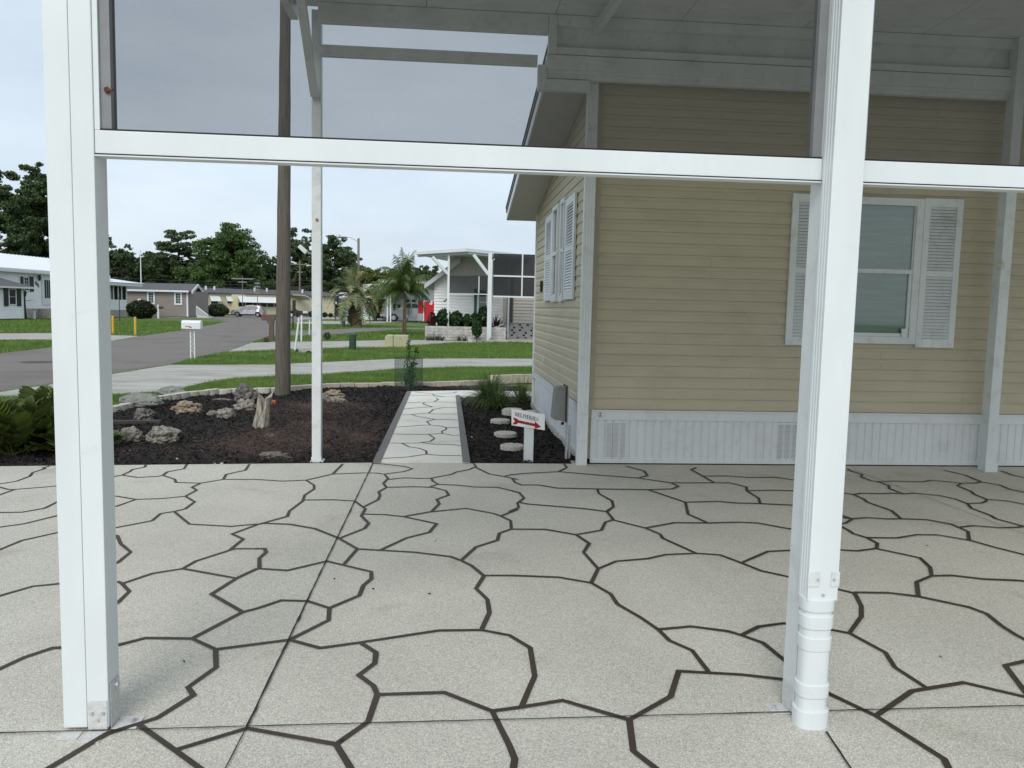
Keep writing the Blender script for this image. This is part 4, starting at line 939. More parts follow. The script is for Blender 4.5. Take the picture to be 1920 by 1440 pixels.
for (a, c) in ((.43, .13), (.56, .16), (.43, .47), (.56, .51), (.41, .70), (.54, .735), (.43, .88), (.56, .91)):
    b = MB(); p = SP(a, c, .001); b.tube([p, p+Vector((0, -.003, 0))], .0035, 6); b.build('screw', galv, bd)

# strappy plants
def strappy(label, c, n, L, spread, seed, droop=1.0, m=blade_m, w=.008):
    g = random.Random(seed); b = MB()
    for i in range(n):
        a = g.uniform(0, 2*math.pi); l = L*g.uniform(.6, 1.1); el = R(g.uniform(35, 86)); r0 = g.uniform(0, spread)
        p = Vector((math.cos(a)*r0, math.sin(a)*r0, 0)); pts = [p]; d = Vector((math.cos(a)*math.cos(el), math.sin(a)*math.cos(el), math.sin(el)))
        K = 6
        for k in range(K):
            p = p+d*l/K; pts.append(p.copy()); d.z -= droop*g.uniform(.12, .34); d.normalize()
        sd = Vector((-math.sin(a), math.cos(a), 0)); vs = []
        for k, q in enumerate(pts): ww = w*(1-(k/K)**2*.92)*.5; vs += [q-sd*ww, q+sd*ww]
        b.add(vs, [(2*k, 2*k+1, 2*k+3, 2*k+2) for k in range(K)])
    o = b.build('ornamental_grass', m, None, fix=False); o.location = (c.x, c.y, -.02); return tag(o, label, 'plant')
strappy('large clump of strappy arching leaves at the bend of the walkway', G(918, 758, 0), 620, .66, .12, 1, 1.35, w=.014)
strappy('strappy clump with upright blades in front of the larger one', G(937, 766, 0), 300, .48, .06, 2, 1.1, w=.012)
strappy('smaller strappy clump beside the white house corner', G(978, 756, 0), 240, .50, .06, 3, .9, w=.011)

# broad-leaved cycads at the left
def cycad(label, c, n, L, seed):
    g = random.Random(seed); b = MB()
    for i in range(n):
        a = g.uniform(0, 2*math.pi); el = R(g.uniform(25, 80)); l = L*g.uniform(.7, 1.1); p = Vector((g.uniform(-.10, .10), g.uniform(-.10, .10), 0))
        d = Vector((math.cos(a)*math.cos(el), math.sin(a)*math.cos(el), math.sin(el))); K = 14
        for k in range(K):
            q = p+d*l/K; b.bar(p, q, .007); p = q; d.z -= .055; d.normalize()
            if k < 3: continue
            sd = d.cross(Vector((0, 0, 1))).normalized(); up = sd.cross(d)
            for s in (-1, 1):
                ll = .155*math.sin(math.pi*(k-1)/(K+1))+.05; wv = ll*.30
                t = (sd*s*.82+d*.55+up*g.uniform(.15, .4)).normalized(); wd_ = t.cross(up).normalized()
                vs = [p, p+t*ll*.35+wd_*wv*.45, p+t*ll*.8+wd_*wv*.4, p+t*ll, p+t*ll*.8-wd_*wv*.4-up*.01, p+t*ll*.35-wd_*wv*.45-up*.012]
                b.add(vs, [tuple(range(6))])
    o = b.build('cycad_plant', cycad_m, None, fix=False); o.location = (c.x, c.y, -.02); return tag(o, label, 'plant')
cycad('cardboard palm with broad olive leaflets at the front of the left group', G(25, 850, 0), 42, .56, 1)
cycad('cardboard palm with broad leaflets right of its neighbour beside the near post', G(75, 832, 0), 42, .56, 2)
cycad('cardboard palm cut by the left edge of the view', G(-35, 838, 0), 34, .6, 3)
cycad('cardboard palm hidden mostly behind the near post', G(128, 842, 0), 24, .42, 4)

# sapling in mesh guard
q = G(766, 728); sp_ = thing('sapling', 'young leafy sapling with two stems at the head of the walkway', 'sapling', (q.x, q.y, 0))
g = random.Random(5); b = MB(); lv = []
for (dx, tx, h) in ((-.03, .01, .92), (.03, .10, .78), (0, .05, .5)):
    pts = [Vector((q.x+dx+tx*t+.02*math.sin(t*7), q.y+.02*math.cos(t*5), h*t-.02)) for t in [i/8 for i in range(9)]]
    b.tube(pts, [.008-.005*i/8 for i in range(9)], 6)
    for k in range(210):
        t = g.uniform(.08, 1); p = pts[0].lerp(pts[-1], t); r_ = .10*(1.15-t)+.025; a = g.uniform(0, 6.28); lv.append((p.x+math.cos(a)*r_*g.random(), p.y+math.sin(a)*r_*g.random(), p.z+g.uniform(-.02, .03)))
b.build('stem', bark_m, sp_)
V, Q = leaves(np.array(lv), .062, asp=.42); npmesh('foliage', V, Q, sap_m, sp_, per=4)
gr_ = thing('mesh_guard', 'open cylinder of green plastic mesh around the sapling', 'plant guard', (q.x, q.y, 0))
b = MB(); n = 28; rad = .262; hg = PY(766, 672.5, q.y-rad).z; o = len(b.v)
for z in (0, hg):
    for k in range(n): b.v.append((q.x+rad*math.cos(2*math.pi*k/n), q.y+rad*math.sin(2*math.pi*k/n), z))
for k in range(n): b.f.append((k, (k+1) % n, n+(k+1) % n, n+k))
b.build('mesh', guardm, gr_, fix=False)
b = MB()
for z in (.01, hg-.004): b.tube([(q.x+rad*math.cos(2*math.pi*k/n), q.y+rad*math.sin(2*math.pi*k/n), z) for k in range(n+1)], .003, 5)
for k in (0, 7, 14, 21): b.tube([(q.x+rad*math.cos(2*math.pi*k/n), q.y+rad*math.sin(2*math.pi*k/n), z) for z in (0, hg)], .004, 5)
b.build('wire_frame', MT['dark_metal'], gr_)

# utility pole
q0, q1 = G(530, 740), PY(535, 0, G(530, 740).y); dv = (q1-q0)/q1.z
top = q0+dv*9; b = MB(); K = 26
b.tube([q0+(top-q0)*(i/K)+Vector((math.sin(i*1.9)*.003, 0, -.05 if i == 0 else 0)) for i in range(K+1)], [.131-.067*i/K for i in range(K+1)], 22)
up_ = thing('utility_pole', 'tall dark brown wooden utility pole rising beside the stump', 'utility pole', (q0.x, q0.y, 0)); b.build('pole', pole_m, up_, smooth=False)
b = MB(); b.tube([q0+dv*t+Vector((.120-.0078*t, -.03, 0)) for t in (.0, 1, 2, 3, 4, 5, 6)], .012, 8); b.build('conduit', MT['dark_metal'], up_)

# ================================================================ street furniture
q = G(361, 674, -.04); mb = thing('mailbox', 'white mailbox on twin white scrollwork legs at the roadside', 'mailbox', (q.x, q.y, 0))
y_ = q.y; x0, x1 = PY(342.5, 608, y_).x, PY(378, 608, y_).x; z0, z1 = PY(360, 616.5, y_).z, PY(360, 600.5, y_).z
def mailbox_shell(b, x0, x1, y0, y1, z0, z1):
    hw = (y1-y0)/2; cyy = (y0+y1)/2; P = [Vector((x0, y0, z0)), Vector((x0, y0, z1-hw*.6))]
    for k in range(1, 8): a = math.pi*k/8; P.append(Vector((x0, cyy-hw*math.cos(a), z1-hw*.6+hw*.6*math.sin(a))))
    P += [Vector((x0, y1, z1-hw*.6)), Vector((x0, y1, z0))]; b.prism(P, (x1-x0, 0, 0))
b = MB(); mailbox_shell(b, x0, x1, y_-.11, y_+.11, z0, z1); bx_ = b.build('box', white, mb, bevel=.004)
b = MB(); b.box(x0-.006, x0-.001, y_-.11, y_+.11, z0, z1-.02); b.build('door', white, bx_)
b = MB(); b.box(x0+.10, x0+.24, y_-.118, y_-.1125, z0+.06, z0+.075); b.box(x0+.21, x0+.27, y_-.118, y_-.1125, z0+.035, z0+.06); b.build('flag', red_m, bx_)
xs = (PY(357.3, 640, y_).x, PY(364.7, 640, y_).x)
for x in xs: b = MB(); b.box(x-.014, x+.014, y_-.014, y_+.014, -.08, z0-.001); b.build('leg', white, mb)
b = MB(); n = 60; pts = [(xs[0]+.014+(xs[1]-xs[0]-.028)*(.5+.5*math.sin(i/n*2*math.pi*5)), y_+.006*math.cos(i/n*31), .12+(z0-.2)*i/n) for i in range(n+1)]; b.tube(pts, .006, 5); b.build('scrollwork', white, mb)
q = G(510, 640, -.04); mb = thing('mailbox', 'brown plastic mailbox on a thick post partly behind the utility pole', 'mailbox', (q.x, q.y, 0)); y_ = q.y
P1 = lambda x, y: PY(x, y, y_)
b = MB(); b.box(P1(505, 600).x, P1(513, 600).x, y_-.09, y_+.09, -.08, P1(508, 603).z); b.prism([P1(497, 598)+Vector((0, -.06, 0)), P1(515, 598)+Vector((0, -.06, 0)), P1(513, 610)+Vector((0, -.06, 0)), P1(505, 608)+Vector((0, -.06, 0))], (0, .12, 0)); b.build('post', brown_m, mb)
b = MB(); b.prism([P1(489, 598), P1(490, 589.5), P1(516, 589.5), P1(516, 600), P1(492, 601)], (0, .22, 0)); bb_ = b.build('box', brown_m, mb, bevel=.01)
b = MB(); b.box(P1(491, 592).x, P1(500, 592).x, y_-.012, y_-.002, P1(495, 592.5).z, P1(495, 589.8).z); b.build('flag', red_m, bb_)
q = G(297, 597, -.04); mb = thing('mailbox', 'small black mailbox hung on a white post before the taupe house', 'mailbox', (q.x, q.y, 0)); y_ = q.y
b = MB(); b.box(q.x-.07, q.x+.07, y_-.07, y_+.07, -.08, PY(297, 571, y_).z); b.box(q.x-.08, PY(306, 577, y_).x, y_-.04, y_+.04, PY(300, 580, y_).z, PY(300, 578.5, y_).z); b.build('post', vinyl, mb)
b = MB(); mailbox_shell(b, PY(298.5, 577, y_).x, PY(305.5, 577, y_).x, y_-.2, y_+.2, PY(300, 578.4, y_).z, PY(300, 574.3, y_).z); b.build('box', black, mb)
for (x, y, yt, lab) in ((254, 628.5, 594, 'yellow bollard post on the grass tip by the road'), (212, 626, 592, 'yellow bollard post seen just behind the near post')):
    q = G(x, y, -.04); b = MB(); h = PY(x, yt, q.y).z; b.tube([(q.x, q.y, -.08), (q.x, q.y, h-.03), (q.x, q.y, h)], [.055, .055, .04], 12); tag(b.build('bollard', yellow_m), lab, 'bollard')
for (xb, yb, xt, yt, lab) in ((553, 658.5, 560.5, 597.5, 'white pipe stake leaning right by the culvert'), (565, 641, 565.5, 592.5, 'tallest upright white pipe stake beside the driveway'), (580, 629.5, 580.5, 601, 'short white pipe stake next to the slim post')):
    q = G(xb, yb, -.04); t = PY(xt, yt, q.y); b = MB(); b.tube([q, t], .034, 10); b.tube([t, t+(t-q).normalized()*.03], .042, 10); tag(b.build('pipe_stake', vinyl), lab, 'stake')
q = G(574, 664, -.06); b = MB(); y_ = q.y; P = [PY(556, 664, y_), PY(557.5, 655, y_), PY(566, 652, y_), PY(600, 651, y_), PY(600, 665, y_)]; 
cv = thing('culvert', 'pale concrete culvert end with a dark round pipe mouth', 'culvert', (q.x, q.y, 0)); b.prism(P, (0, .6, 0)); b.build('headwall', conc, cv, bevel=.02)
b = MB(); c = PY(579, 663, y_-.005); pts = [c+Vector((.115*math.cos(a), 0, .09*math.sin(a))) for a in [math.pi*k/12 for k in range(13)]]; b.prism(pts, (0, .004, 0)); b.build('pipe_mouth', black, cv)
b = MB(); c = PY(556.5, 657, y_-.05); b.tube([c, c+Vector((0, .12, 0))], .04, 12); b.build('black_pipe', black, cv)
def cabinet(name, label, xl, xr, yt, yb, dep, m, split=None, cat='utility box', bev=.03):
    q = G((xl+xr)/2, yb, -.04); y_ = q.y; x0, x1 = PY(xl, yb, y_).x, PY(xr, yb, y_).x; h = PY((xl+xr)/2, yt, y_).z
    t = thing(name, label, cat, (q.x, y_, 0)); ch = min(.10, (x1-x0)*.1)
    xm = x0+(x1-x0)*(split or 1)
    for a, c in ((x0, xm-.004), (xm+.004, x1)) if split else ((x0, x1),):
        P = [Vector((a, y_, -.06)), Vector((a, y_, h-(ch if a == x0 else 0)))]
        if a == x0: P.append(Vector((a+ch*.8, y_, h)))
        P += [Vector((c, y_, h)), Vector((c, y_, -.06))]; b = MB(); b.prism(P, (0, dep, 0)); o = b.build('housing', m, t, bevel=bev)
    if split:
        b = MB(); b.box(xm-.0035, xm+.0035, y_+.02, y_+dep-.02, 0, h-.02); b.build('seam', darkgap, t)
        b = MB(); c = Vector(((xm+x1)/2-.02, y_-.003, h*.74)); b.tube([c, c+Vector((0, -.012, 0))], .018, 8); b.build('lock', MT['dark_metal'], t)
    return t
cabinet('utility_box', 'large tan two-part utility cabinet on the grass by the driveway', 721.5, 765, 628.5, 652, .7, util_tan, .36)
cabinet('utility_box', 'low tan utility cabinet beyond the pindo palm near the pickup', 691, 705.5, 592, 599.5, .8, util_tan, .5)
cabinet('utility_box', 'small tan utility pillar beside the trunk of the pindo palm', 677, 685.5, 600, 609, .5, util_tan)
for (x, xr, yt, yb, lab) in ((661.3, 6.6, 626, 657.5, 'dark green cylindrical utility pedestal on the lawn left of the tan cabinet'), (644.5, 2.9, 601.5, 614, 'far dark green utility pedestal left of the pindo palm')):
    q = G(x, yb, -.04); r_ = xr*q.y/F; h = PY(x, yt, q.y).z; t = thing('utility_pedestal', lab, 'utility pedestal', (q.x, q.y, 0))
    b = MB(); b.tube([(q.x, q.y, -.08), (q.x, q.y, h*.86)], r_, 20); b.build('body', util_green, t); b = MB(); b.tube([(q.x, q.y, h*.86+.002), (q.x, q.y, h-.03), (q.x, q.y, h)], [r_*1.03, r_*1.03, r_*.85], 20); b.build('cap', util_green, t)
# manhole
q = G(70, 679, zr); mh = thing('manhole_cover', 'dark round iron manhole cover in the asphalt at the left', 'manhole cover', (q.x, q.y, zr)); b = MB(); b.tube([(q.x, q.y, zr-.01), (q.x, q.y, zr+.006)], .32, 32); b.build('cover', mat('iron', (.05, .048, .045), .7, var=.2, vscale=30, bump=.5, bscale=40), mh)
b = MB(); n = 40; o_ = []
for k in range(n): a = 2*math.pi*k/n; b.v += [(q.x+.33*math.cos(a), q.y+.33*math.sin(a), zr+.004), (q.x+.38*math.cos(a), q.y+.38*math.sin(a), zr+.004)]
for k in range(n): b.f.append((2*k, 2*k+1, (2*k+3) % (2*n), (2*k+2) % (2*n)))
b.build('frame_ring', MT['dark_metal'], mh)
# small signs
def lawn_sign(label, xl, xr, yt, yb, xp, ybase, xpt=None):
    q = G(xp, ybase, -.04); y_ = q.y; t = thing('lawn_sign', label, 'sign', (q.x, q.y, 0))
    b = MB(); b.box(q.x-.035, q.x+.035, y_-.03, y_+.03, -.08, PY(xp, yt-1, y_).z); b.bar(PY(xp, yb+5, y_), PY((xl+xp)/2, yb+.6, y_), .035); b.build('post', black, t)
    b = MB(); P = [PY(xl, yt, y_-.04), PY(xr, yt, y_-.04), PY(xr, yb, y_-.04), PY(xl, yb, y_-.04)]; b.prism(P, (0, .02, 0)); s = b.build('board', white, t)
    b = MB(); w_ = (P[1]-P[0]).length; h_ = (P[0]-P[3]).length; g = random.Random(int(xl))
    u = .12
    while u < .88:
        l = g.uniform(.05, .1); b.box(P[0].x+w_*u, P[0].x+w_*(u+l), y_-.046, y_-.042, P[3].z+h_*.42, P[3].z+h_*.60); u += l+.035
    b.build('lettering', black, s)
lawn_sign('small white name board on a black post right of the utility pole', 538.5, 548, 588, 592.5, 549.5, 618)
lawn_sign('tiny white lawn sign in front of the cream house', 568, 577, 583.5, 587.2, 575.5, 596)
# street lamps
def lamp(label, xb, yb, pts, m1, d=None):
    q = G(xb, yb, -.04) if d is None else Vector((PY(xb, 570, d).x, d, 0)); y_ = q.y; t = thing('street_lamp', label, 'street lamp', (q.x, q.y, 0))
    P = [PY(x, y, y_) for x, y in pts]
    b = MB(); b.tube([(q.x, y_, -.1), Vector((q.x, y_, P[0].z+.3))], [.15, .10], 12); b.build('pole', m1, t)
    b = MB(); b.tube(P[:-1], .045, 8); b.build('arm', galv, t)
    e = P[-1]; f_ = P[-2]; b = MB(); d_ = (e-f_); b.tube([f_, f_+d_*.3, f_+d_*.75, e], [.06, .16, .19, .06], 12); o = b.build('lamp_head', galv, t); return t
lamp('tall street lamp with a curved arm rising behind the pindo palm', 671.5, 606, [(671, 453), (665, 449), (656, 444.5), (646, 443), (638, 443.3), (630, 443.5)], mat('lamp_pole', (.20, .18, .155), .8, var=.15))
lamp('street lamp whose head pokes into view at the far left edge', -60, 0, [(-60, 460), (-45, 456), (-25, 452), (-8, 452.5), (8, 454)], galv, 80)
# flagpole
q = G(266, 592, -.04); fp_ = thing('flagpole', 'slender bare white flagpole in front of the taupe house', 'flagpole', (q.x, q.y, 0)); b = MB(); h = PY(264, 471, q.y).z; b.tube([(q.x, q.y, -.1), (q.x-.02, q.y, h)], [.075, .045], 10); b.build('pole', vinyl, fp_); b = MB(); b.tube([(q.x-.02, q.y, h), (q.x-.02, q.y, h+.1)], [.07, .07], 8); b.build('finial', vinyl, fp_)
# power poles, wires, antennas
wires = []
def ppole(label, x, d, yt, arms, name='power_pole', m=None, w=.13):
    c = PY(x, yt, d); t = thing(name, label, 'power pole' if name == 'power_pole' else 'antenna', (c.x, d, 0)); b = MB(); b.tube([(c.x, d, -.1), c], [w, w*.75], 8); b.build('pole', m or wood_m, t)
    for (z, hw) in arms: b = MB(); b.box(c.x-hw, c.x+hw, d-.05, d+.05, c.z-z-.07, c.z-z+.07); b.build('crossarm', m or wood_m, t)
    return c
ppole('wooden power pole with crossarm left of the slim post', 562, 118, 489, [(.5, 1.4), (1.6, .4)])
ppole('thin television antenna above the cream house roof, left one', 454.5, 101, 518, [(.3, 1.3), (.7, .5)], 'antenna', grey_metal, .05)
ppole('short ladder-shaped antenna above the cream house roof, right one', 482.5, 101, 528, [(.2, .35), (.6, .35), (1.0, .35), (1.4, .35)], 'antenna', grey_metal, .05)
for i, (ya, yb) in enumerate(((519, 526), (526, 531), (531.5, 536))):
    b = MB(); n = 24; b.tube([PY(180+(600-180)*k/n, ya+(yb-ya)*k/n+5*math.sin(math.pi*k/n), 112) for k in range(n+1)], .035, 5)
    tag(b.build('power_line', black), ['uppermost', 'middle', 'lowest'][i]+' of the three thin power lines crossing before the far trees', 'cable')

# ================================================================ houses of the street
def mk(pl, u0, u1, z0, z1, o0, o1, name, m, parent, bev=0):
    b = MB(); pl.box(b, u0, u1, z0, z1, o0, o1); return b.build(name, m, parent, bevel=bev)
def siding(pl, u0, u1, z0, z1, m, parent, lap=.12, depth=6, name='wall'):
    b = MB(); n = max(1, int((z1-z0)/lap)); l = (z1-z0)/n
    vs = []
    for i in range(n): vs += [(z0+i*l, .045), (z0+(i+.84)*l, .022), (z0+(i+.86)*l, .002), (z0+(i+.998)*l, .002)]
    vs.append((z1, .004)); P = []
    for z, o in vs: P += [pl.P(u0, z, o), pl.P(u1, z, o)]
    b.add(P, [(2*i, 2*i+1, 2*i+3, 2*i+2) for i in range(len(vs)-1)])
    pl.box(b, u0, u1, z0-.01, z1, -depth, -.002); return b.build(name, m, parent, fix=False)
def pxbox(pl, xl, xr, yt, yb, o0, o1, name, m, parent, bev=0):
    xm, ym = (xl+xr)/2, (yt+yb)/2
    return mk(pl, pl.sz(xl, ym)[0], pl.sz(xr, ym)[0], pl.sz(xm, yb)[1], pl.sz(xm, yt)[1], o0, o1, name, m, parent, bev)
def pxwin(pl, xl, xr, yt, yb, parent, fr=.07, gl=None, grid=(2, 4), hung=False, m=None, o0=.05):
    xm, ym = (xl+xr)/2, (yt+yb)/2
    return window(pl, pl.sz(xl, ym)[0], pl.sz(xr, ym)[0], pl.sz(xm, yb)[1], pl.sz(xm, yt)[1], parent, fr, m or vinyl, gl or glass_dark, hung, grid, o0)

# 1 white house with metal roof, far left
A_, B_ = G(-60, 598.5), G(190, 594.5); pl = Plane(A_, B_)
h1 = thing('white_house', 'long white house with a bright metal roof and black shutters behind the near post', 'house', (A_.x, A_.y, 0))
eL, eR = pl.sz(-60, 499)[1], pl.sz(190, 519)[1]; ev = (eL+eR)/2
siding(pl, -6, pl.L, .75, ev, house_white, h1, depth=7)
b = MB(); u0, u1 = -7, pl.sz(196, 540)[0]; zt2 = pl.sz(50, 483)[1]-.3
b.prism([pl.P(u0, ev, .55), pl.P(u1, ev, .55), pl.P(u1, ev+1.35, -4), pl.P(u0, ev+1.35, -4)], (0, 0, .1)); rf = b.build('roof', roof_white, h1)
b = MB()
for k in range(int((u1-u0)/.45)): u = u0+k*.45; b.obox(pl.P(u, ev+.102, .55), pl.d*.05, pl.P(0, 1.35, -4.55)-pl.P(0, 0, 0), (0, 0, .03))
b.build('ribs', roof_white, rf)
mk(pl, u0, u1, ev-.17, ev+.0, .50, .56, 'fascia', vinyl, h1)
mk(pl, -6, pl.L, .0, .74, -.1, .03, 'foundation', stone_m, h1)
for a, c in ((37.5, 42.3), (53.3, 61.5)): pxbox(pl, a, c, 518.5, 546.5, +.047, .085, 'shutter', black, h1)
pxwin(pl, 42.8, 52.8, 519, 546, h1)
dr = pxbox(pl, 77.5, 95.5, 521, 572, .047, .085, 'door', vinyl, h1); pxbox(pl, 81.5, 93, 525, 559, .086, .095, 'pane', glass, dr)
for x in (85, 89): pxbox(pl, x-.2, x+.2, 525, 559, .096, .102, 'muntin', vinyl, dr)
b = MB(); c = pl.sz(69.5, 521); b.tube([pl.P(c[0], c[1]-.22, .2), pl.P(c[0], c[1]+.15, .2)], [.07, .11], 8); b.tube([pl.P(c[0], c[1]+.16, .2), pl.P(c[0], c[1]+.25, .2)], [.12, .02], 8); b.build('wall_lantern', black, h1)
b = MB()
for i, x in enumerate((66, 67.8, 69.6, 71.4)):
    u, z = pl.sz(x, 530.5+i*1.9); pl.box(b, u-.10, u+.10, z-.10, z-.03, .03, .04); pl.box(b, u-.10, u-.04, z-.10, z+.10, .041, .045); pl.box(b, u-.1, u+.1, z+.05, z+.11, .046, .05)
b.build('house_number', black, h1)
b = MB(); st_u = pl.sz(80, 580)[0]
for k in range(4): pl.box(b, st_u-.6, st_u+2.2, .18*k, .18*(k+1)-.002, .05, 1.5-.28*k)
b.build('steps', stone_m, h1)
b = MB(); ra = pl.sz(79, 594)[0]
for k in range(9): u = ra+.25*k; z = .05+.12*k; b.bar(pl.P(u, z, 1.6), pl.P(u, z+.95, 1.6), .04)
b.bar(pl.P(ra, 1.0, 1.6), pl.P(ra+2, 1.98, 1.6), .07); b.bar(pl.P(ra, .15, 1.6), pl.P(ra+2, 1.1, 1.6), .05); b.bar(pl.P(ra, -.05, 1.6), pl.P(ra, 1.15, 1.6), .12); b.build('handrail', vinyl, h1)
# its screened porch wing
A2, B2 = G(185, 594.5), G(238, 594); pl2 = Plane(A2, B2)
siding(pl2, 0, pl2.L, .65, pl2.sz(225, 562)[1], house_white, h1, depth=5, name='porch_wall')
mk(pl2, 0, pl2.L, 0, .64, -.1, .04, 'foundation', stone_m, h1)
zp1 = pl2.sz(225, 537)[1]; zp0 = pl2.sz(225, 562)[1]
mk(pl2, 0, pl2.L, zp0+.002, zp1, -5, -.05, 'porch_glass', glass_dark, h1)
for x in (190, 198, 207, 212.5, 221.5, 228, 237): u = pl2.sz(x, 548)[0]; mk(pl2, u-.06, u+.06, zp0+.003, zp1, -.04, .03, 'mullion', vinyl, h1)
b = MB(); ua, ub = -1, pl2.sz(251, 532)[0]; 
b.prism([pl2.P(ua, zp1+.05, .9), pl2.P(ub, zp1+.05, .9), pl2.P(ub, zp1+.05, -6), pl2.P(ua, zp1+.05, -6)], (0, 0, .28)); b.build('porch_fascia', vinyl, h1)
b = MB(); zr1 = pl2.sz(209, 509)[1]; um = -4
vs = [pl2.P(ua, zp1+.335, 1.0), pl2.P(ub+.3, zp1+.335, 1.0), pl2.P(ub+.3, zp1+.335, -6), pl2.P(ua, zp1+.335, -6), pl2.P(um, zr1, -2.4)]
b.add(vs, [(0, 1, 4), (1, 2, 4), (2, 3, 4), (3, 0, 4), (3, 2, 1, 0)]); b.build('porch_roof', roof_white, h1)
# 2 small white outbuilding at left edge
A_, B_ = G(-90, 600.5), G(44.5, 599); pl = Plane(A_, B_); h2 = thing('white_cottage', 'small white clapboard building with grey hipped roof at the far left edge', 'house', (B_.x, B_.y, 0))
ze_ = pl.sz(20, 537)[1]; siding(pl, 0, pl.L, .08, ze_, house_white, h2, .16, 5)
b = MB(); ub = pl.sz(54, 536)[0]; zt3 = pl.sz(5, 512)[1]+.1
vs = [pl.P(-1, ze_, .5), pl.P(ub, ze_, .5), pl.P(ub, ze_, -5.4), pl.P(-1, ze_, -5.4), pl.P(-1, zt3, -2.4), pl.P(pl.sz(12, 520)[0], zt3, -2.4)]
b.add(vs, [(0, 1, 5, 4), (1, 2, 5), (2, 3, 4, 5), (3, 0, 4), (3, 2, 1, 0)]); b.build('roof', roof_grey, h2)
mk(pl, -1, ub, ze_-.12, ze_-.005, .45, .52, 'fascia', vinyl, h2); mk(pl, pl.L-.12, pl.L+.02, .05, ze_, .0, .04, 'corner_trim', vinyl, h2)
for a, c in ((6, 13.5), (30.5, 38)): pxbox(pl, a, c, 540, 574, +.047, .085, 'shutter', black, h2)
pxwin(pl, 14.5, 29, 541, 572, h2, grid=(1, 2)); mk(pl, 0, pl.L, -.05, .075, -.2, .03, 'foundation', MT['dark_metal'], h2)
# garden lantern post, pipe, shepherd hook
q = G(47.5, 598.5, -.04); t = thing('lamp_post', 'black garden lamp post beside the small white building', 'lamp post', (q.x, q.y, 0)); h = PY(47, 556, q.y).z
b = MB(); b.tube([(q.x, q.y, -.1), (q.x, q.y, .7), (q.x, q.y, h)], [.13, .07, .055], 10); b.bar((q.x-.1, q.y, h-.3), (q.x+.45, q.y, h-.3), .04); b.build('post', black, t)
b = MB(); b.tube([(q.x, q.y, h), (q.x, q.y, h+.35), (q.x, q.y, h+.5)], [.10, .17, .03], 8); b.build('lantern', black, t)
q = G(64, 599, -.04); b = MB(); b.tube([(q.x, q.y, -.1), (q.x, q.y, PY(64, 583, q.y).z)], .10, 10); tag(b.build('standpipe', vinyl), 'short thick white standpipe right of the black lamp post', 'standpipe')
q = G(224.5, 604, -.04); b = MB(); h = PY(224, 562, q.y).z; b.tube([(q.x, q.y, -.1), (q.x, q.y, h), (q.x-.07, q.y, h+.15), (q.x-.2, q.y, h+.12), (q.x-.22, q.y, h-.02)], .025, 6)
t = thing('bird_feeder_hook', 'thin black shepherd hook on the lawn before the porch windows', 'garden hook', (q.x, q.y, 0)); b.build('hook', black, t); b = MB(); b.tube([(q.x, q.y, -.04), (q.x, q.y, .0)], .3, 14); b.build('base', conc, t)
# 3 taupe house
A_, B_ = G(267, 592.5), G(352.5, 594.5); pl = Plane(A_, B_); h3 = thing('taupe_house', 'taupe sided house with grey roof, white trim and a small gable end', 'house', (B_.x, B_.y, 0))
ze_ = pl.sz(315, 545.2)[1]; siding(pl, -2, pl.L, .05, ze_, house_grey, h3, .16, 5)
pg3 = Plane(B_, G(374, 591.5)); zg = pg3.sz(363, 546)[1]
siding(pg3, 0, pg3.L, .05, ze_, house_grey, h3, .16, .1, 'gable_wall')
b = MB(); zp = pl.sz(300, 529)[1]
uG = pg3.L; pk = (pg3.P(uG*.5, 0, 0)); zpk = pg3.sz(363, 535)[1]
back = -pl.d*(pl.L+4)
ea, eb, em = pg3.P(-.35, ze_-.1, .4), pg3.P(uG+.5, ze_-.1, .4), pg3.P(uG*.5, zpk, .4)
b.prism([ea, em, em+Vector((0, 0, .16)), ea+Vector((0, 0, .16))], back); b.prism([em, eb, eb+Vector((0, 0, .16)), em+Vector((0, 0, .16))], back); b.build('roof', roof_grey, h3)
b = MB(); b.add([pg3.P(0, ze_, .01), pg3.P(uG, ze_, .01), pg3.P(uG*.5, zpk-.05, .01)], [(0, 1, 2)]); b.build('gable', house_grey, h3, fix=False)
b = MB(); b.bar(ea+pg3.n*.05, em+pg3.n*.05, .10, .28); b.bar(em+pg3.n*.05, eb+pg3.n*.05, .10, .28); b.build('bargeboard', vinyl, h3)
mk(pl, -2, pl.L+.3, ze_-.12, ze_+.06, .42, .5, 'fascia', vinyl, h3)
for w4 in ((276.5, 291, 546, 570.5), (327.3, 341.8, 547, 571.8)): pxwin(pl, *w4, h3, fr=.16, gl=glass)
pxwin(pl, 259, 265, 560, 568, h3, fr=.12, gl=glass, grid=None)
pxwin(pg3, 357.6, 365.6, 548, 572, h3, fr=.16, gl=glass)
mk(pl, pl.L-.1, pl.L+.05, .05, ze_-.12, .021, .06, 'corner_trim', vinyl, h3)
b = MB(); r0, r1 = PY(368, 574, B_.y-1), PY(390, 591, B_.y-1)
for k in range(12): p = r0.lerp(r1, k/11); b.bar(p-Vector((0, 0, .9)), p, .045)
b.bar(r0, r1, .08); b.bar(r0-Vector((0, 0, .85)), r1-Vector((0, 0, .85)), .06); b.build('stair_railing', vinyl, h3)
b = MB(); b.prism([Vector((r0.x, B_.y-.9, -.05)), Vector((r0.x, B_.y-.9, r0.z-1)), Vector((r1.x, B_.y-.9, .05)), Vector((r1.x, B_.y-.9, -.05))], (0, 1.4, 0)); b.build('steps', vinyl, h3)
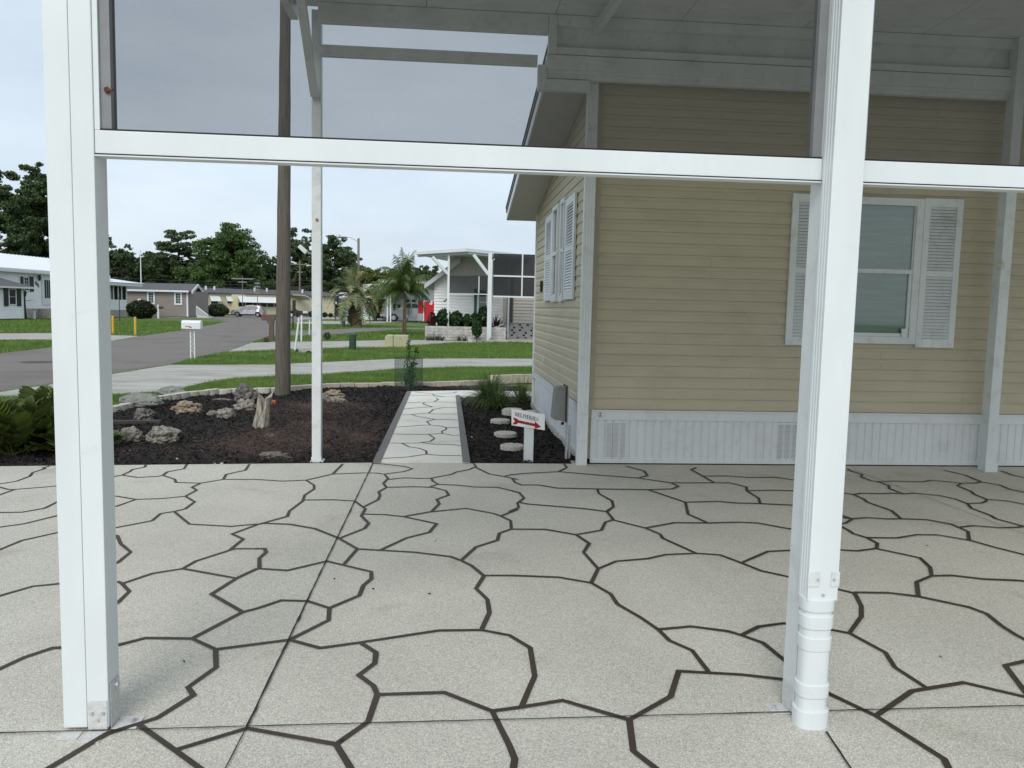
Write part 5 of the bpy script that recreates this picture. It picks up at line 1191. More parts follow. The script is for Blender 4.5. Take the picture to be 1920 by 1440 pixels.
# 4 cream house
A_, B_ = G(372, 588.8), G(632, 592); pl = Plane(A_, B_); h4 = thing('cream_house', 'long low cream house with white awnings behind the silver car', 'house', (A_.x+10, A_.y, 0))
ze_ = pl.sz(500, 553)[1]; siding(pl, -2, pl.sz(627, 580)[0], .05, ze_, house_cream, h4, .18, 4.5)
b = MB(); b.prism([pl.P(-2, ze_, .4), pl.P(pl.sz(629, 570)[0], ze_, .4), pl.P(pl.sz(629, 570)[0], ze_+.62, -3), pl.P(-2, ze_+.62, -3)], (0, 0, .12)); b.build('roof', roof_grey, h4)
for a, yt, yb in ((392, 553, 564.5), (422.5, 553.5, 564.8)):
    u0, u1 = pl.sz(a, 558)[0], pl.sz(a+19, 558)[0]; z1, z0 = pl.sz(a+9, yt)[1], pl.sz(a+9, yb)[1]
    b = MB(); b.prism([pl.P(u0, z1, .04), pl.P(u0, z0, .75), pl.P(u0, z0, .70), pl.P(u0, z1-.05, .03)], pl.d*(u1-u0)); b.build('awning', vinyl, h4)
    pxwin(pl, a+2, a+17.5, 560, 571, h4, fr=.1, grid=(3, 1))
mk(pl, pl.sz(445, 560)[0], pl.sz(541, 560)[0], ze_-.06, ze_+.02, 2.3, 2.4, 'porch_fascia', mat('brick_red_trim', (.10, .025, .02), .6), h4)
plp = Plane(A_+pl.n*2.2, B_+pl.n*2.2)
ua, ub = plp.sz(446, 580)[0], plp.sz(540, 580)[0]
b = MB(); plp.box(b, ua, ub, .05, ze_-.07, -2.15, 0); b.build('porch_wall', house_cream, h4)
b = MB(); b.prism([plp.P(ua, ze_-.3, .04), plp.P(ua, plp.sz(490, 567.5)[1], .85), plp.P(ua, plp.sz(490, 567.5)[1], .8), plp.P(ua, ze_-.36, .03)], plp.d*(ub-ua)); b.build('awning', vinyl, h4)
z1, z0 = plp.sz(490, 568)[1], plp.sz(490, 575)[1]; n = 7
for k in range(n): u = ua+(ub-ua)*(k+.08)/n; mk(plp, u, u+(ub-ua)*.84/n, z0, z1, .005, .03, 'window', glass_dark, h4)
b = MB(); c0 = pl.sz(546, 560); c1 = pl.sz(566, 560)
P = []
for k in range(9): a = math.pi*k/16; P.append(pl.P(c0[0]+(c1[0]-c0[0])*math.sin(a), c0[1]+.55-.6*(1-math.cos(a)), .05))
Q_ = [p-Vector((0, 0, .08)) for p in P][::-1]; b.prism(P+Q_, pl.n*2.4); b.build('door_canopy', vinyl, h4)
pxbox(pl, 548, 554, 563, 587, .02, .06, 'door', MT['dark_metal'], h4)
b = MB(); b.bar(PY(553, 578, A_.y-3), PY(562, 590, A_.y-3), .1); b.build('handrail', black, h4)
pxbox(pl, 543, 572, 583, 590, .3, .9, 'skirt_planter', MT['dark_metal'], h4)
for x in (395, 411, 487, 510, 577, 608):
    u, z = pl.sz(x, 545); b = MB(); b.tube([pl.P(u, ze_+.3, -1.5), pl.P(u, ze_+.95, -1.5)], .14, 8); b.build('roof_vent', vinyl, h4)
# dark flat roofed building behind
A_, B_ = PY(506, 560, 128), PY(622, 560, 128); pl = Plane((A_.x, A_.y), (B_.x, B_.y)); hb = thing('brown_building', 'low building with dark brown flat roof showing above the cream house', 'building', (A_.x, A_.y, 0))
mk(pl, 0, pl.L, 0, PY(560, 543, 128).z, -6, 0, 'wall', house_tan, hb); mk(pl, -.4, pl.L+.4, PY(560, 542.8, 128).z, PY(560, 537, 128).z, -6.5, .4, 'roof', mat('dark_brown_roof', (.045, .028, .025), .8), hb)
# 5 blue house
A_, B_ = G(622, 591.5), G(720, 594); pl = Plane(A_, B_); h5 = thing('blue_house', 'pale blue sided house glimpsed on both sides of the pindo palm', 'house', (A_.x+5, A_.y, 0))
ze_ = pl.sz(670, 560)[1]; siding(pl, .4, pl.L, .05, ze_, house_blue, h5, .2, 5)
b = MB(); b.prism([pl.P(0, ze_, .5), pl.P(pl.L+.5, ze_, .5), pl.P(pl.L+.5, ze_+.75, -3), pl.P(0, ze_+.75, -3)], (0, 0, .15)); b.build('roof', roof_white, h5)
pxwin(pl, 629, 634, 570, 580, h5, grid=None); pxwin(pl, 697, 706, 567, 575, h5, grid=None); pxbox(pl, 635.5, 637.5, 555, 590, .6, .8, 'porch_post', black, h5)
b = MB(); b.prism([pl.P(pl.sz(627, 565)[0], ze_+.1, .1), pl.P(pl.sz(640, 565)[0], ze_-.75, 1.4), pl.P(pl.sz(640, 565)[0], ze_-.85, 1.4), pl.P(pl.sz(627, 565)[0], ze_, .1)], pl.n*.8); b.build('awning', vinyl, h5)
# 6 white house with carport behind the pickup
A_, B_ = G(716, 603.5), G(840, 604.5); A_ = Vector((A_.x, A_.y+6, 0)); B_ = Vector((B_.x, B_.y+6, 0)); pl = Plane(A_, B_); h6 = thing('white_carport_house', 'white house with flat carport roof standing behind the silver pickup', 'house', (A_.x+3, A_.y, 0))
siding(pl, pl.sz(716, 580)[0], pl.L, .05, pl.sz(760, 534)[1], house_white, h6, .2, 4)
c1_, c2_ = PY(710.5, 530, A_.y-4), PY(822, 533, A_.y-4)
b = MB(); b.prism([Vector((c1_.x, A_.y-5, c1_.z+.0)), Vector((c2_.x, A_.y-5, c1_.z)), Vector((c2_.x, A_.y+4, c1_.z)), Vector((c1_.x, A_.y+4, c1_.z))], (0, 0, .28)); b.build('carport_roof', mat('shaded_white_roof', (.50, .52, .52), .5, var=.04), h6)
for x in (726.5, 732.5): b = MB(); y_ = A_.y-4.6; c = PY(x, 570, y_); b.box(c.x-.06, c.x+.06, y_-.1, y_+.1, -.05, c1_.z); b.build('carport_post', vinyl, h6)
for a, c in ((734.5, 742.5), (743.2, 751.5)): pxwin(pl, a, c, 569, 579, h6, fr=.1, grid=None)
pxwin(pl, 723, 727.5, 574, 580, h6, fr=.1, grid=None)
for a, c in ((758, 768), (770, 780)): pxwin(pl, a, c, 560, 583, h6, fr=.1, grid=None)

# 7 neighbour on the right: white gable house, flat carport on braced posts, screened room
h7 = thing('neighbour_house', 'white neighbour house with flat carport roof on braced white posts and dark screens', 'house', (2.0, 40.5, 0))
gA, gB = Vector((PY(813.7, 600, 41.6).x, 41.6, 0)), Vector((PY(943, 600, 41.2).x, 41.2, 0)); pl = Plane(gA, gB)
za_ = pl.sz(816, 529)[1]; slp = (pl.sz(836, 511)[1]-za_)/(pl.sz(836, 520)[0]-pl.sz(814, 520)[0])
ZR_ = 4.30
def gz_(u): return za_+slp*u
b = MB(); l = .15; z = .05; um = (ZR_-.35-za_)/slp
zmax = gz_(um)
while z < zmax:
    ul = max(0, (z+l-za_)/slp) if z+l > za_ else 0
    ur = pl.L
    if ul < ur: b.add([pl.P(ul, z, .04), pl.P(ur, z, .04), pl.P(ur, z+l*.86, .02), pl.P(ul, z+l*.86, .02)], [(0, 1, 2, 3)]); b.add([pl.P(ul, z, .04), pl.P(ur, z, .04), pl.P(ur, z, .0), pl.P(ul, z, .0)], [(0, 1, 2, 3)])
    z += l
b.prism([pl.P(0, .0, -.003), pl.P(pl.L, .0, -.003), pl.P(pl.L, zmax, -.003), pl.P(um, zmax, -.003), pl.P(0, za_, -.003)], pl.n*-.2)
b.build('gable_wall', house_white, h7, fix=False)
b = MB(); pl.box(b, 0.05, pl.L+3, 0, za_-.1, -9, -.25); b.build('side_wall', house_white, h7)
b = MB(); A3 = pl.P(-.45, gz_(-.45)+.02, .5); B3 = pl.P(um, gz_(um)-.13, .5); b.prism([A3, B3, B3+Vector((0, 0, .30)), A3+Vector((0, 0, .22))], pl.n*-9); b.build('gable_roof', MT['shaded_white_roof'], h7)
# planter wall, shrubs
wA, wB = G(796.5, 637), G(948, 640); pw = Plane(wA, wB); zw = .66
pt = thing('planter_wall', 'low stacked pale stone planter wall before the white neighbour house', 'planter', (wA.x+2, wA.y, 0))
b = MB(); rows = 5; hh = zw/rows
for r_ in range(rows):
    u = -(.2 if r_ % 2 else 0)
    while u < pw.L:
        L_ = .42*rnd.uniform(.92, 1.05); a0 = max(0, u); a1 = min(pw.L, u+L_)
        if a1-a0 > .05: pw.box(b, a0+.004, a1-.004, r_*hh+.004, (r_+1)*hh-.004, -.3, .0+rnd.uniform(-.012, .012))
        u += L_
b.build('stone_courses', mat('planter_stone', (.30, .29, .27), .95, col2=(.52, .51, .48), vscale=4, bump=.5, bscale=12), pt)
mk(pw, 0.01, pw.L-.01, .0, zw-.02, -.29, -.02, 'mortar_core', MT['dark_metal'], pt); mk(pw, 0, pw.L, zw-.05, zw-.02, -2.5, -.3, 'soil', mulch_m, pt)
def bush(name, label, cx, cy, cz, rx, ry, rz, n, size, m, seed, cat='shrub', parts=True, group=None, asp=.6):
    g = np.random.default_rng(seed); d = g.normal(size=(n, 3)); d /= np.linalg.norm(d, axis=1)[:, None]; r_ = g.uniform(.25, 1, n)**.33*(1+.10*np.sin(d[:, 0]*7+seed)*np.cos(d[:, 1]*6+d[:, 2]*5))
    c = d*r_[:, None]*np.array([rx, ry, rz])+np.array([0, 0, cz]); c = c[c[:, 2] > .0]
    V, Q = leaves(c, size, asp, g); t = thing(name, label, cat, (cx, cy, 0), group)
    o = npmesh('foliage', V, Q, m, None, per=4); o.parent = t
    b = MB(); b.tube([(0, 0, -.06), (0, 0, cz)], [max(.02, rx*.06), .015], 6); s = b.build('stem', bark_m); s.parent = t
    return t
def bpx(name, label, xl, xr, yt, yb, d, m, seed, n=2200, size=.1, dep=None, **k):
    c = PY((xl+xr)/2, yb, d); rx = (PY(xr, yb, d).x-PY(xl, yb, d).x)/2; h = PY((xl+xr)/2, yt, d).z; z0 = max(0, c.z); rz = (h-z0)/2
    return bush(name, label, c.x, d, z0+rz, rx, dep or rx*.8, rz*1.05, n, size, m, seed, **k)
yy = wA.y+1.2
for i, (a, c, t_, lab, m_, z_) in enumerate(((803, 817, 587, 'reddish croton bush at the left end of the planter', leaf_red, .12), (818, 845, 580, 'tall glossy green bush behind the left carport post', leaf_glossy, .13), (842, 868, 585, 'glossy green bush second from the left carport post', leaf_glossy, .13),
     (866, 884, 590, 'lowest glossy green bush in the middle of the planter', leaf_glossy, .13), (882, 897, 588, 'narrow glossy bush left of the green shutter', leaf_glossy, .13), (895, 918, 576, 'tallest leafy bush in front of the neighbour window', leaf_glossy, .14))):
    bpx('planter_bush', lab, a, c, t_, 616, yy, m_, 30+i, 1500, z_, 1.0)
bpx('planter_bush', 'loose mixed flowering bush under the green shutter', 884, 904, 602, 632, wA.y-1.2, leaf_glossy, 41, 700, .10)
q = PY(930, 612, yy); g = random.Random(9); b = MB()
for i in range(60):
    a = g.uniform(0, 6.28); el = R(g.uniform(20, 85)); d_ = Vector((math.cos(a)*math.cos(el), math.sin(a)*math.cos(el), math.sin(el))); l = g.uniform(.5, .95); s_ = Vector((-math.sin(a), math.cos(a), 0))*.03
    p0 = Vector((q.x, yy, .55)); p1 = p0+d_*l*.6; p2 = p0+d_*l-Vector((0, 0, .12)); b.add([p0-s_*.4, p0+s_*.4, p1+s_, p1-s_, p2], [(0, 1, 2, 3), (3, 2, 4)])
t = thing('cordyline_plant', 'spiky burgundy cordyline at the right end of the planter', 'plant', (q.x, yy, 0)); b.build('leaves', leaf_red, t, fix=False); b = MB(); b.tube([(q.x, yy, .3), (q.x, yy, .7)], .04, 8); b.build('stem', bark_m, t)
for i, x in enumerate((803, 812, 820, 828, 860, 870)):
    c = G(x, 637.5, 0); o = strappy('', Vector((c.x, wA.y-.25, 0)), 26, .42, .08, 60+i, .5, leaf_glossy, .03); o.name = 'border_plant'; tag(o, 'small dark strap-leaved plant at the foot of the planter wall', 'plant', 'small plants at the foot of the planter wall')
b = MB(); c = G(887, 636.5, 0); b.box(c.x-.32, c.x+.32, wA.y-1.0, wA.y-.7, -.05, .20); tag(b.build('stone_block', MT['planter_stone'], None, bevel=.03), 'loose pale stone block lying before the planter wall', 'stone block')
# window and shutter
pxbox(pl, 889, 894.2, 541.5, 590, +.047, .09, 'shutter', green_sh, h7); pxwin(pl, 895, 914.5, 541, 592, h7, fr=.09, gl=glass, grid=(1, 2))
b = MB(); n = 20; b.tube([pl.P(pl.sz(832+(6.5)*k/n, 563)[0], pl.sz(835, 563+1.6*math.sin(k/n*5.5))[1], .05) for k in range(n+1)], .02, 5); b.build('wall_ornament', black, h7)
# carport roof
ZR = 4.30
C0, L0, R0 = G(873, 465, ZR), G(779, 471.5, ZR), G(1045, 483, ZR)
bk_ = Vector((.3, 9, 0)); 
def flat(P): return [Vector((p.x, p.y, ZR-.16)) for p in P]
b = MB(); b.prism(flat([L0, C0, R0, R0+bk_, L0+Vector((3, 9, 0))]), (0, 0, .16)); b.build('carport_roof', white, h7, bevel=.01)
b = MB(); e0, e1, e2 = flat([L0, C0, R0])
for p, r__ in ((e0, e1), (e1, e2)): b.bar(p+Vector((.12, .25, -.05)), r__+Vector((.12, .25, -.05)), .05, .10)
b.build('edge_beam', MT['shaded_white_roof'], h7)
posts = [(839.2, 637, .10), (916, 640, .17), (952, 636.5, .09)]
PP = []
for x, y, w_ in posts:
    q = G(x, y); PP.append(q); b = MB(); b.box(q.x-w_/2, q.x+w_/2, q.y, q.y+w_, -.02, ZR-.165); b.build('post', white, h7)
for k, (x0_, y0_, x1_, y1_) in enumerate(((839, 513, 811, 482), (915, 514, 888, 478))):
    y_ = PP[k].y; a = PY(x0_, y0_, y_+.05); c = PY(x1_, y1_, y_-.2); b = MB(); b.bar(a, c, .10, .14); b.build('brace', white, h7)
q = PP[1]; b = MB(); dp = PY(921, 560, q.y-.05); b.tube([PY(931, 478, q.y+.4), PY(929, 485, q.y+.2), PY(922, 489, q.y-.05), PY(920, 560, q.y-.06), PY(919, 634, q.y-.06)], .055, 10); b.build('downspout', white, h7)
b = MB(); b.tube([PY(942, 602, q.y+2), PY(941, 608, q.y+2), PY(934, 614, q.y+1.5), PY(924, 617, q.y+1), PY(921, 622, q.y+.9), PY(920, 634, q.y+.9)], .08, 10); b.build('drain_elbow', white, h7)
# beige lower panel and shade screens
ps = Plane((PP[0].x, PP[0].y+.06), (PP[1].x, PP[1].y+.06))
mk(ps, .05, ps.L-.08, ps.sz(870, 551)[1], ps.sz(870, 517)[1], -.01, .0, 'shade_screen', screenm, h7)
mk(ps, .05, ps.L-.08, ps.sz(870, 551.8)[1], ps.sz(870, 550.4)[1], .003, .03, 'screen_rail', white, h7)
u = ps.sz(898.5, 530)[0]; mk(ps, u-.02, u+.02, ps.sz(870, 549)[1], ps.sz(870, 518)[1], .003, .03, 'screen_stile', white, h7)
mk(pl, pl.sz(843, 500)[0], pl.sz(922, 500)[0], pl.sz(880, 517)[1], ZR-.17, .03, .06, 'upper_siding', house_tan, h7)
# screened room to the right
pr_ = Plane((PP[1].x+.18, PP[1].y+.10), (PP[1].x+9.0, PP[1].y+.55))
zA, zB, zC_ = pr_.sz(960, 518)[1], pr_.sz(960, 556.5)[1], ZR-.17
mk(pr_, 0, 6, zA+.03, zC_, -.02, -.01, 'screen', screen_far, h7); mk(pr_, 0, 6, zB+.03, zA-.03, -.02, -.01, 'screen', screen_far, h7)
for z in (zA, zB): mk(pr_, -.02, 6, z-.035, z+.035, -.04, .03, 'screen_rail', white, h7)
for x in (979, 1020): u = pr_.sz(x, 520)[0]; mk(pr_, u-.03, u+.03, zB+.036, zA-.036, -.04, .025, 'screen_stile', white, h7); mk(pr_, u-.03, u+.03, zA+.036, zC_, -.04, .025, 'screen_stile', white, h7)
pi_ = Plane((PP[1].x+.9, PP[1].y+3.0), (PP[1].x+12, PP[1].y+3.2))
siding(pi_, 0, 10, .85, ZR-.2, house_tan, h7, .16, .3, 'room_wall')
b = MB(); pi_.box(b, 0, 10, .0, .84, -.2, .0); b.build('block_skirt', mat('breeze_block', (.42, .41, .39), .95, var=.08, vscale=3), h7)
b = MB(); g = random.Random(3)
for i in range(40):
    for j in range(6):
        if (i*2+j*3) % 5 < 2: u = .1+i*.2+(.1 if j % 2 else 0); z = .04+j*.132; pi_.box(b, u, u+.11, z, z+.085, .003, .012)
b.build('block_openings', black, h7)
mk(pi_, .15, .45, .86, 3.7, .04, .16, 'downspout', MT['dark_metal'], h7)
b = MB(); pi_.box(b, -1, 10, -.02, .06, 0.0, 3.0); b.build('carport_slab', conc, h7)

# ================================================================ vehicles
def wheel(parent, c, r, w_, side, nsp=5):
    b = MB(); n = 24; o = len(b.v)
    prof = [(r*.62, w_/2), (r*.93, w_/2), (r, w_*.3), (r, -w_*.3), (r*.93, -w_/2), (r*.3, -w_/2)]
    for rr_, t_ in prof:
        for k in range(n): a = 2*math.pi*k/n; b.v.append((c.x+rr_*math.cos(a), c.y-t_*side*-1*-1, c.z+rr_*math.sin(a)))
    for j in range(len(prof)-1):
        for k in range(n): b.f.append((j*n+k, j*n+(k+1) % n, (j+1)*n+(k+1) % n, (j+1)*n+k))
    wl = b.build('wheel', dark_rubber, parent, smooth=False)
    b = MB(); y0 = c.y-w_/2*.55
    b.tube([(c.x, y0+.02, c.z), (c.x, y0+.06, c.z)], r*.62, 20); hubm = MT['dark_metal']; b.build('brake_disc', hubm, wl)
    b = MB()
    for k in range(nsp):
        a = 2*math.pi*k/nsp+.3; b.bar((c.x, y0, c.z), (c.x+r*.60*math.cos(a), y0, c.z+r*.60*math.sin(a)), r*.17, .03, (0, 1, 0))
    n = 20
    b.tube([(c.x+r*.60*math.cos(2*math.pi*k/n), y0, c.z+r*.60*math.sin(2*math.pi*k/n)) for k in range(n+1)], r*.05, 6); b.tube([(c.x, y0-.02, c.z), (c.x, y0+.03, c.z)], r*.15, 10); b.build('rim', galv, wl)
def body_prism(prof, x0, sx, sz_, yc, hw, tum, m, name, parent, bev=.04, z0=0, zref=.9):
    """side outline (x,z); the sides lean in above zref"""
    bm = bmesh.new(); V1, V2 = [], []
    for x, z in prof:
        k = max(0, z-zref)*tum; V1.append(bm.verts.new((x0+x*sx, yc-hw+k, z*sz_+z0))); V2.append(bm.verts.new((x0+x*sx, yc+hw-k, z*sz_+z0)))
    f1 = bm.faces.new(V1); f2 = bm.faces.new(V2[::-1]); n = len(prof)
    for i in range(n): bm.faces.new((V1[i], V2[i], V2[(i+1) % n], V1[(i+1) % n]))
    bmesh.ops.triangulate(bm, faces=[f1, f2]); bmesh.ops.recalc_face_normals(bm, faces=bm.faces)
    me = bpy.data.meshes.new(name); bm.to_mesh(me); bm.free(); me.materials.append(m); o = bpy.data.objects.new(name, me); C.objects.link(o); adopt(o, parent)
    md = o.modifiers.new('bevel', 'BEVEL'); md.width = bev; md.segments = 3; md.limit_method = 'ANGLE'; md.angle_limit = R(40); return o
def arch(cx_, r_, z=0.0, n=8, rev=False):
    P = [(cx_-r_*math.cos(math.pi*k/n), max(.28, .34+r_*math.sin(math.pi*k/n))) for k in range(n+1)]; return P[::-1] if rev else P
# SUV facing left
q = G(461, 594.5, -.03); Lc = (PY(493.5, 585, q.y).x-PY(431.5, 585, q.y).x); s_ = Lc/4.45; x0 = PY(431.5, 585, q.y).x
suv = thing('parked_car', 'silver grey compact SUV parked side-on before the cream house', 'car', (q.x, q.y, 0))
pr = [(.10, .30), (.02, .45), (.0, .62), (.10, .80), (.35, .92), (1.15, 1.03), (1.75, 1.42), (2.05, 1.56), (2.6, 1.62), (3.5, 1.58), (3.95, 1.50), (4.25, 1.12), (4.38, .98), (4.43, .70), (4.40, .42), (4.30, .32)] + arch(3.62, .38, rev=True) + arch(.88, .38, rev=True)
body_prism(pr, x0, s_, s_, q.y+.9, .9*s_+.0, .28, silver_m, 'body', suv, .05)
def cwin(P, name, m, off=.0):
    b = MB(); yb = lambda z: q.y+.9-.9*s_+max(0, z-.9)*.28-.006-off
    vs = [Vector((x0+x*s_, yb(z), z*s_)) for x, z in P]; b.prism(vs, (0, .004, 0)); return b.build(name, m, suv)
cwin([(1.28, 1.05), (1.80, 1.40), (2.12, 1.50), (2.18, 1.05)], 'side_window', glass_dark); cwin([(2.25, 1.05), (2.22, 1.51), (2.95, 1.52), (3.0, 1.06)], 'side_window', glass_dark); cwin([(3.07, 1.07), (3.04, 1.51), (3.45, 1.48), (3.72, 1.2), (3.6, 1.1)], 'side_window', glass_dark)
cwin([(.5, .30), (.5, .38), (3.2, .38), (3.2, .30)], 'sill_cladding', black, .01); cwin([(.06, .72), (.12, .82), (.5, .86), (.42, .74)], 'headlight', glass, .01); cwin([(4.05, .98), (4.02, 1.10), (4.33, 1.08), (4.37, .96)], 'tail_light', red_m, .01)
for x in (2.2, 3.02): cwin([(x, .42), (x, 1.04), (x+.015, 1.04), (x+.015, .42)], 'door_seam', darkgap, .002)
for x in (2.0, 2.8): cwin([(x, .93), (x, .97), (x+.18, .97), (x+.18, .93)], 'door_handle', galv, .015)
for x in (.88, 3.62): wheel(suv, Vector((x0+x*s_, q.y+.9-.9*s_+.12, .345*s_)), .345*s_, .22, 1); wheel(suv, Vector((x0+x*s_, q.y+.9+.9*s_-.12, .345*s_)), .345*s_, .22, 1)
# pickup facing right
q = G(735, 603.3, -.03); x0 = PY(714.5, 590, q.y).x; s_ = 1.0
pk_ = thing('pickup_truck', 'silver pickup truck parked behind the queen palm, tail to the left', 'pickup truck', (q.x, q.y, 0))
pr = [(.0, .50), (.0, .62), (.06, .66), (.06, 1.28), (.12, 1.36), (2.15, 1.38), (2.18, 1.45), (2.40, 1.93), (2.7, 1.98), (3.6, 1.97), (4.2, 1.45), (5.4, 1.30), (5.75, 1.15), (5.8, .6), (5.7, .42)] + arch(4.75, .46, rev=True) + arch(1.25, .46, rev=True)
pr = [(x, max(z, .42)) for x, z in pr]
body_prism(pr, x0, s_, s_, q.y+1.0, 1.0, .16, silver_m, 'body', pk_, .05, zref=1.3)
def twin(P, name, m, off=0.0):
    b = MB(); vs = [Vector((x0+x, q.y+max(0, z-1.3)*.16-.006-off, z)) for x, z in P]; b.prism(vs, (0, .004, 0)); return b.build(name, m, pk_)
twin([(2.42, 1.42), (2.58, 1.86), (3.0, 1.88), (3.0, 1.42)], 'side_window', glass_dark); twin([(3.1, 1.42), (3.1, 1.88), (3.55, 1.88), (4.0, 1.45)], 'side_window', glass_dark)
twin([(.06, 1.0), (.06, 1.28), (.26, 1.28), (.26, 1.0)], 'tail_light', red_m, .01); twin([(2.2, .5), (2.2, 1.4), (2.22, 1.4), (2.22, .5)], 'door_seam', darkgap, .002); twin([(3.05, .5), (3.05, 1.4), (3.07, 1.4), (3.07, .5)], 'door_seam', darkgap, .002)
b = MB(); b.box(x0-.06, x0+.05, q.y+.05, q.y+1.95, .48, .68); b.build('rear_bumper', galv, pk_, bevel=.03)
for x in (1.25, 4.75): wheel(pk_, Vector((x0+x, q.y+.13, .41)), .41, .26, 1, 6); wheel(pk_, Vector((x0+x, q.y+1.87, .41)), .41, .26, 1, 6)
# red cargo trailer
q = G(800, 606.0, -.03); y_ = q.y; tr_ = thing('cargo_trailer', 'bright red enclosed cargo trailer beside the white neighbour house', 'trailer', (q.x, q.y, 0))
xa, xm_, xb = PY(783, 580, y_).x, PY(794.5, 580, y_).x, PY(816, 580, y_).x; zt4, zb4 = PY(800, 564.5, y_).z, PY(800, 602.5, y_).z
b = MB(); b.prism([Vector((xm_, y_-.0, zb4)), Vector((xb+1.2, y_, zb4)), Vector((xb+1.2, y_+2, zb4)), Vector((xm_, y_+2, zb4)), Vector((xa, y_+1, zb4))], (0, 0, zt4-zb4)); b.build('body', red_m, tr_, bevel=.04)
b = MB(); b.bar((xm_, y_-.01, zb4), (xm_, y_-.01, zt4), .07); b.bar((xm_, y_-.01, zt4), (xb+1.2, y_-.01, zt4), .07); b.build('corner_trim', vinyl, tr_)
b = MB(); sdv = (Vector((xa, y_+1, 0))-Vector((xm_, y_, 0))); nn = Vector((sdv.y, -sdv.x, 0)).normalized(); nn = nn if nn.y < 0 else -nn
b.obox(Vector((xm_, y_, zb4+.02))+nn*.012, sdv, nn*.01, (0, 0, .72)); b.build('stone_guard', galv, tr_)
b = MB(); c = PY(808, 568.5, y_); b.tube([Vector((c.x, y_-.005, c.z)), Vector((c.x, y_-.02, c.z))], .16, 12); b.build('decal', vinyl, tr_)
b = MB(); b.bar((xa, y_+1, zb4-.05), (xa-1.4, y_+1, zb4-.08), .12); b.bar((xa-1.0, y_+1, .05), (xa-1.0, y_+1, zb4+.3), .08); b.build('hitch', black, tr_)
wheel(tr_, Vector((xb-.3, y_-.12, .35)), .35, .2, 1)

# ================================================================ palms
def frond(b, p, az, el, L, droop, lw, K=16, hang=.5, g=rnd, gap=1, w=.02):
    d = Vector((math.cos(az)*math.cos(el), math.sin(az)*math.cos(el), math.sin(el))); pts = [p.copy()]
    for k in range(K):
        p = p+d*L/K; pts.append(p.copy()); d.z -= droop*(.4+1.2*k/K)/K*2; d.normalize()
        if k < 2: continue
        sd = d.cross(Vector((0, 0, 1))).normalized(); 
        for s in (-1, 1):
            for e_ in (0, .5):
                q = p-d*(L/K*e_); ll = lw*math.sin(math.pi*min(.97, (k-1+e_)/(K+.5)+.08))*g.uniform(.8, 1.1); t = (sd*s+d*.55+Vector((0, 0, -hang+g.uniform(-.25, .35)))).normalized(); ww = d*w
                m_ = q+t*ll*.55+Vector((0, 0, .05*ll)); e = q+t*ll+Vector((0, 0, -hang*ll*.35))
                b.add([q-ww*.5, q+ww*.5, m_+ww*.5, e, m_-ww*.5], [(0, 1, 2, 4), (4, 2, 3)])
    return pts
q = G(757.5, 629, -.04); g = random.Random(4); y_ = q.y; t = thing('queen_palm', 'queen palm with feathery green fronds on a thin brown trunk behind the tan cabinet', 'palm tree', (q.x, y_, 0))
cr_ = PY(756, 545, y_); b = MB()
for dx, w_ in ((-.07, .035), (.02, .04), (.08, .03)): b.tube([(q.x+dx*1.2, y_+.03, -.08), (q.x+dx*.8+.02, y_, 1.0), (q.x+dx*.35+.03, y_, 2.0), (cr_.x+dx*.2, y_, cr_.z)], [w_*1.5, w_*1.1, w_, w_*.8], 9)
b.build('trunk', palm_bark, t); bf = MB(); rb = MB()
for i in range(34):
    az = i*2.4+g.uniform(-.2, .2); el = R(g.choice([84, 74, 60, 46, 32, 15, -5])+g.uniform(-6, 6)); pts = frond(bf, Vector((cr_.x, y_, cr_.z-.05)), az, el, g.uniform(1.8, 2.6), g.uniform(.9, 1.6), .60, 26, .8, g, w=.030); rb.tube(pts, [.02-.015*k/len(pts) for k in range(len(pts))], 4, cap=False)
bf.build('fronds', palm_green, t, fix=False); rb.build('frond_stalks', palm_green, t, fix=False)
q = G(665.5, 613, -.04); g = random.Random(6); y_ = q.y; t = thing('pindo_palm', 'stout pindo palm with arching silver green fronds behind the green pedestal', 'palm tree', (q.x, y_, 0))
c1p = PY(663, 560, y_); b = MB(); b.tube([(q.x+.15, y_, -.08), (q.x, y_, .5), (c1p.x+.05, y_, 1.3), (c1p.x, y_, c1p.z)], [.42, .46, .44, .5], 14); b.build('trunk', palm_bark, t)
b = MB()
for i in range(210):
    z = g.uniform(.1, c1p.z); a = g.uniform(0, 6.28); r_ = .44; p = Vector((q.x+(c1p.x-q.x)*z/c1p.z+r_*math.cos(a), y_+r_*math.sin(a), z)); b.bar(p, p+Vector((math.cos(a)*.10, math.sin(a)*.10, .16)), .07, .03)
st_ = b.build('old_frond_stubs', palm_bark, t); st_['kind'] = 'stuff'; bf = MB(); bt = MB(); rb = MB()
for i in range(46):
    az = i*2.4+g.uniform(-.2, .2); el = R(g.choice([80, 66, 55, 42, 30, 16, -4, -15])+g.uniform(-6, 6)); tgt = bt if i % 9 == 3 else bf
    pts = frond(tgt, Vector((c1p.x, y_, c1p.z+.1)), az, el, g.uniform(2.1, 2.9), g.uniform(1.2, 1.9), .60, 20, .05, g, w=.045); rb.tube(pts, [.04-.03*k/len(pts) for k in range(len(pts))], 4, cap=False)
bf.build('fronds', palm_blue, t, fix=False); bt.build('dry_fronds', palm_tip, t, fix=False); rb.build('frond_stalks', palm_blue, t, fix=False)

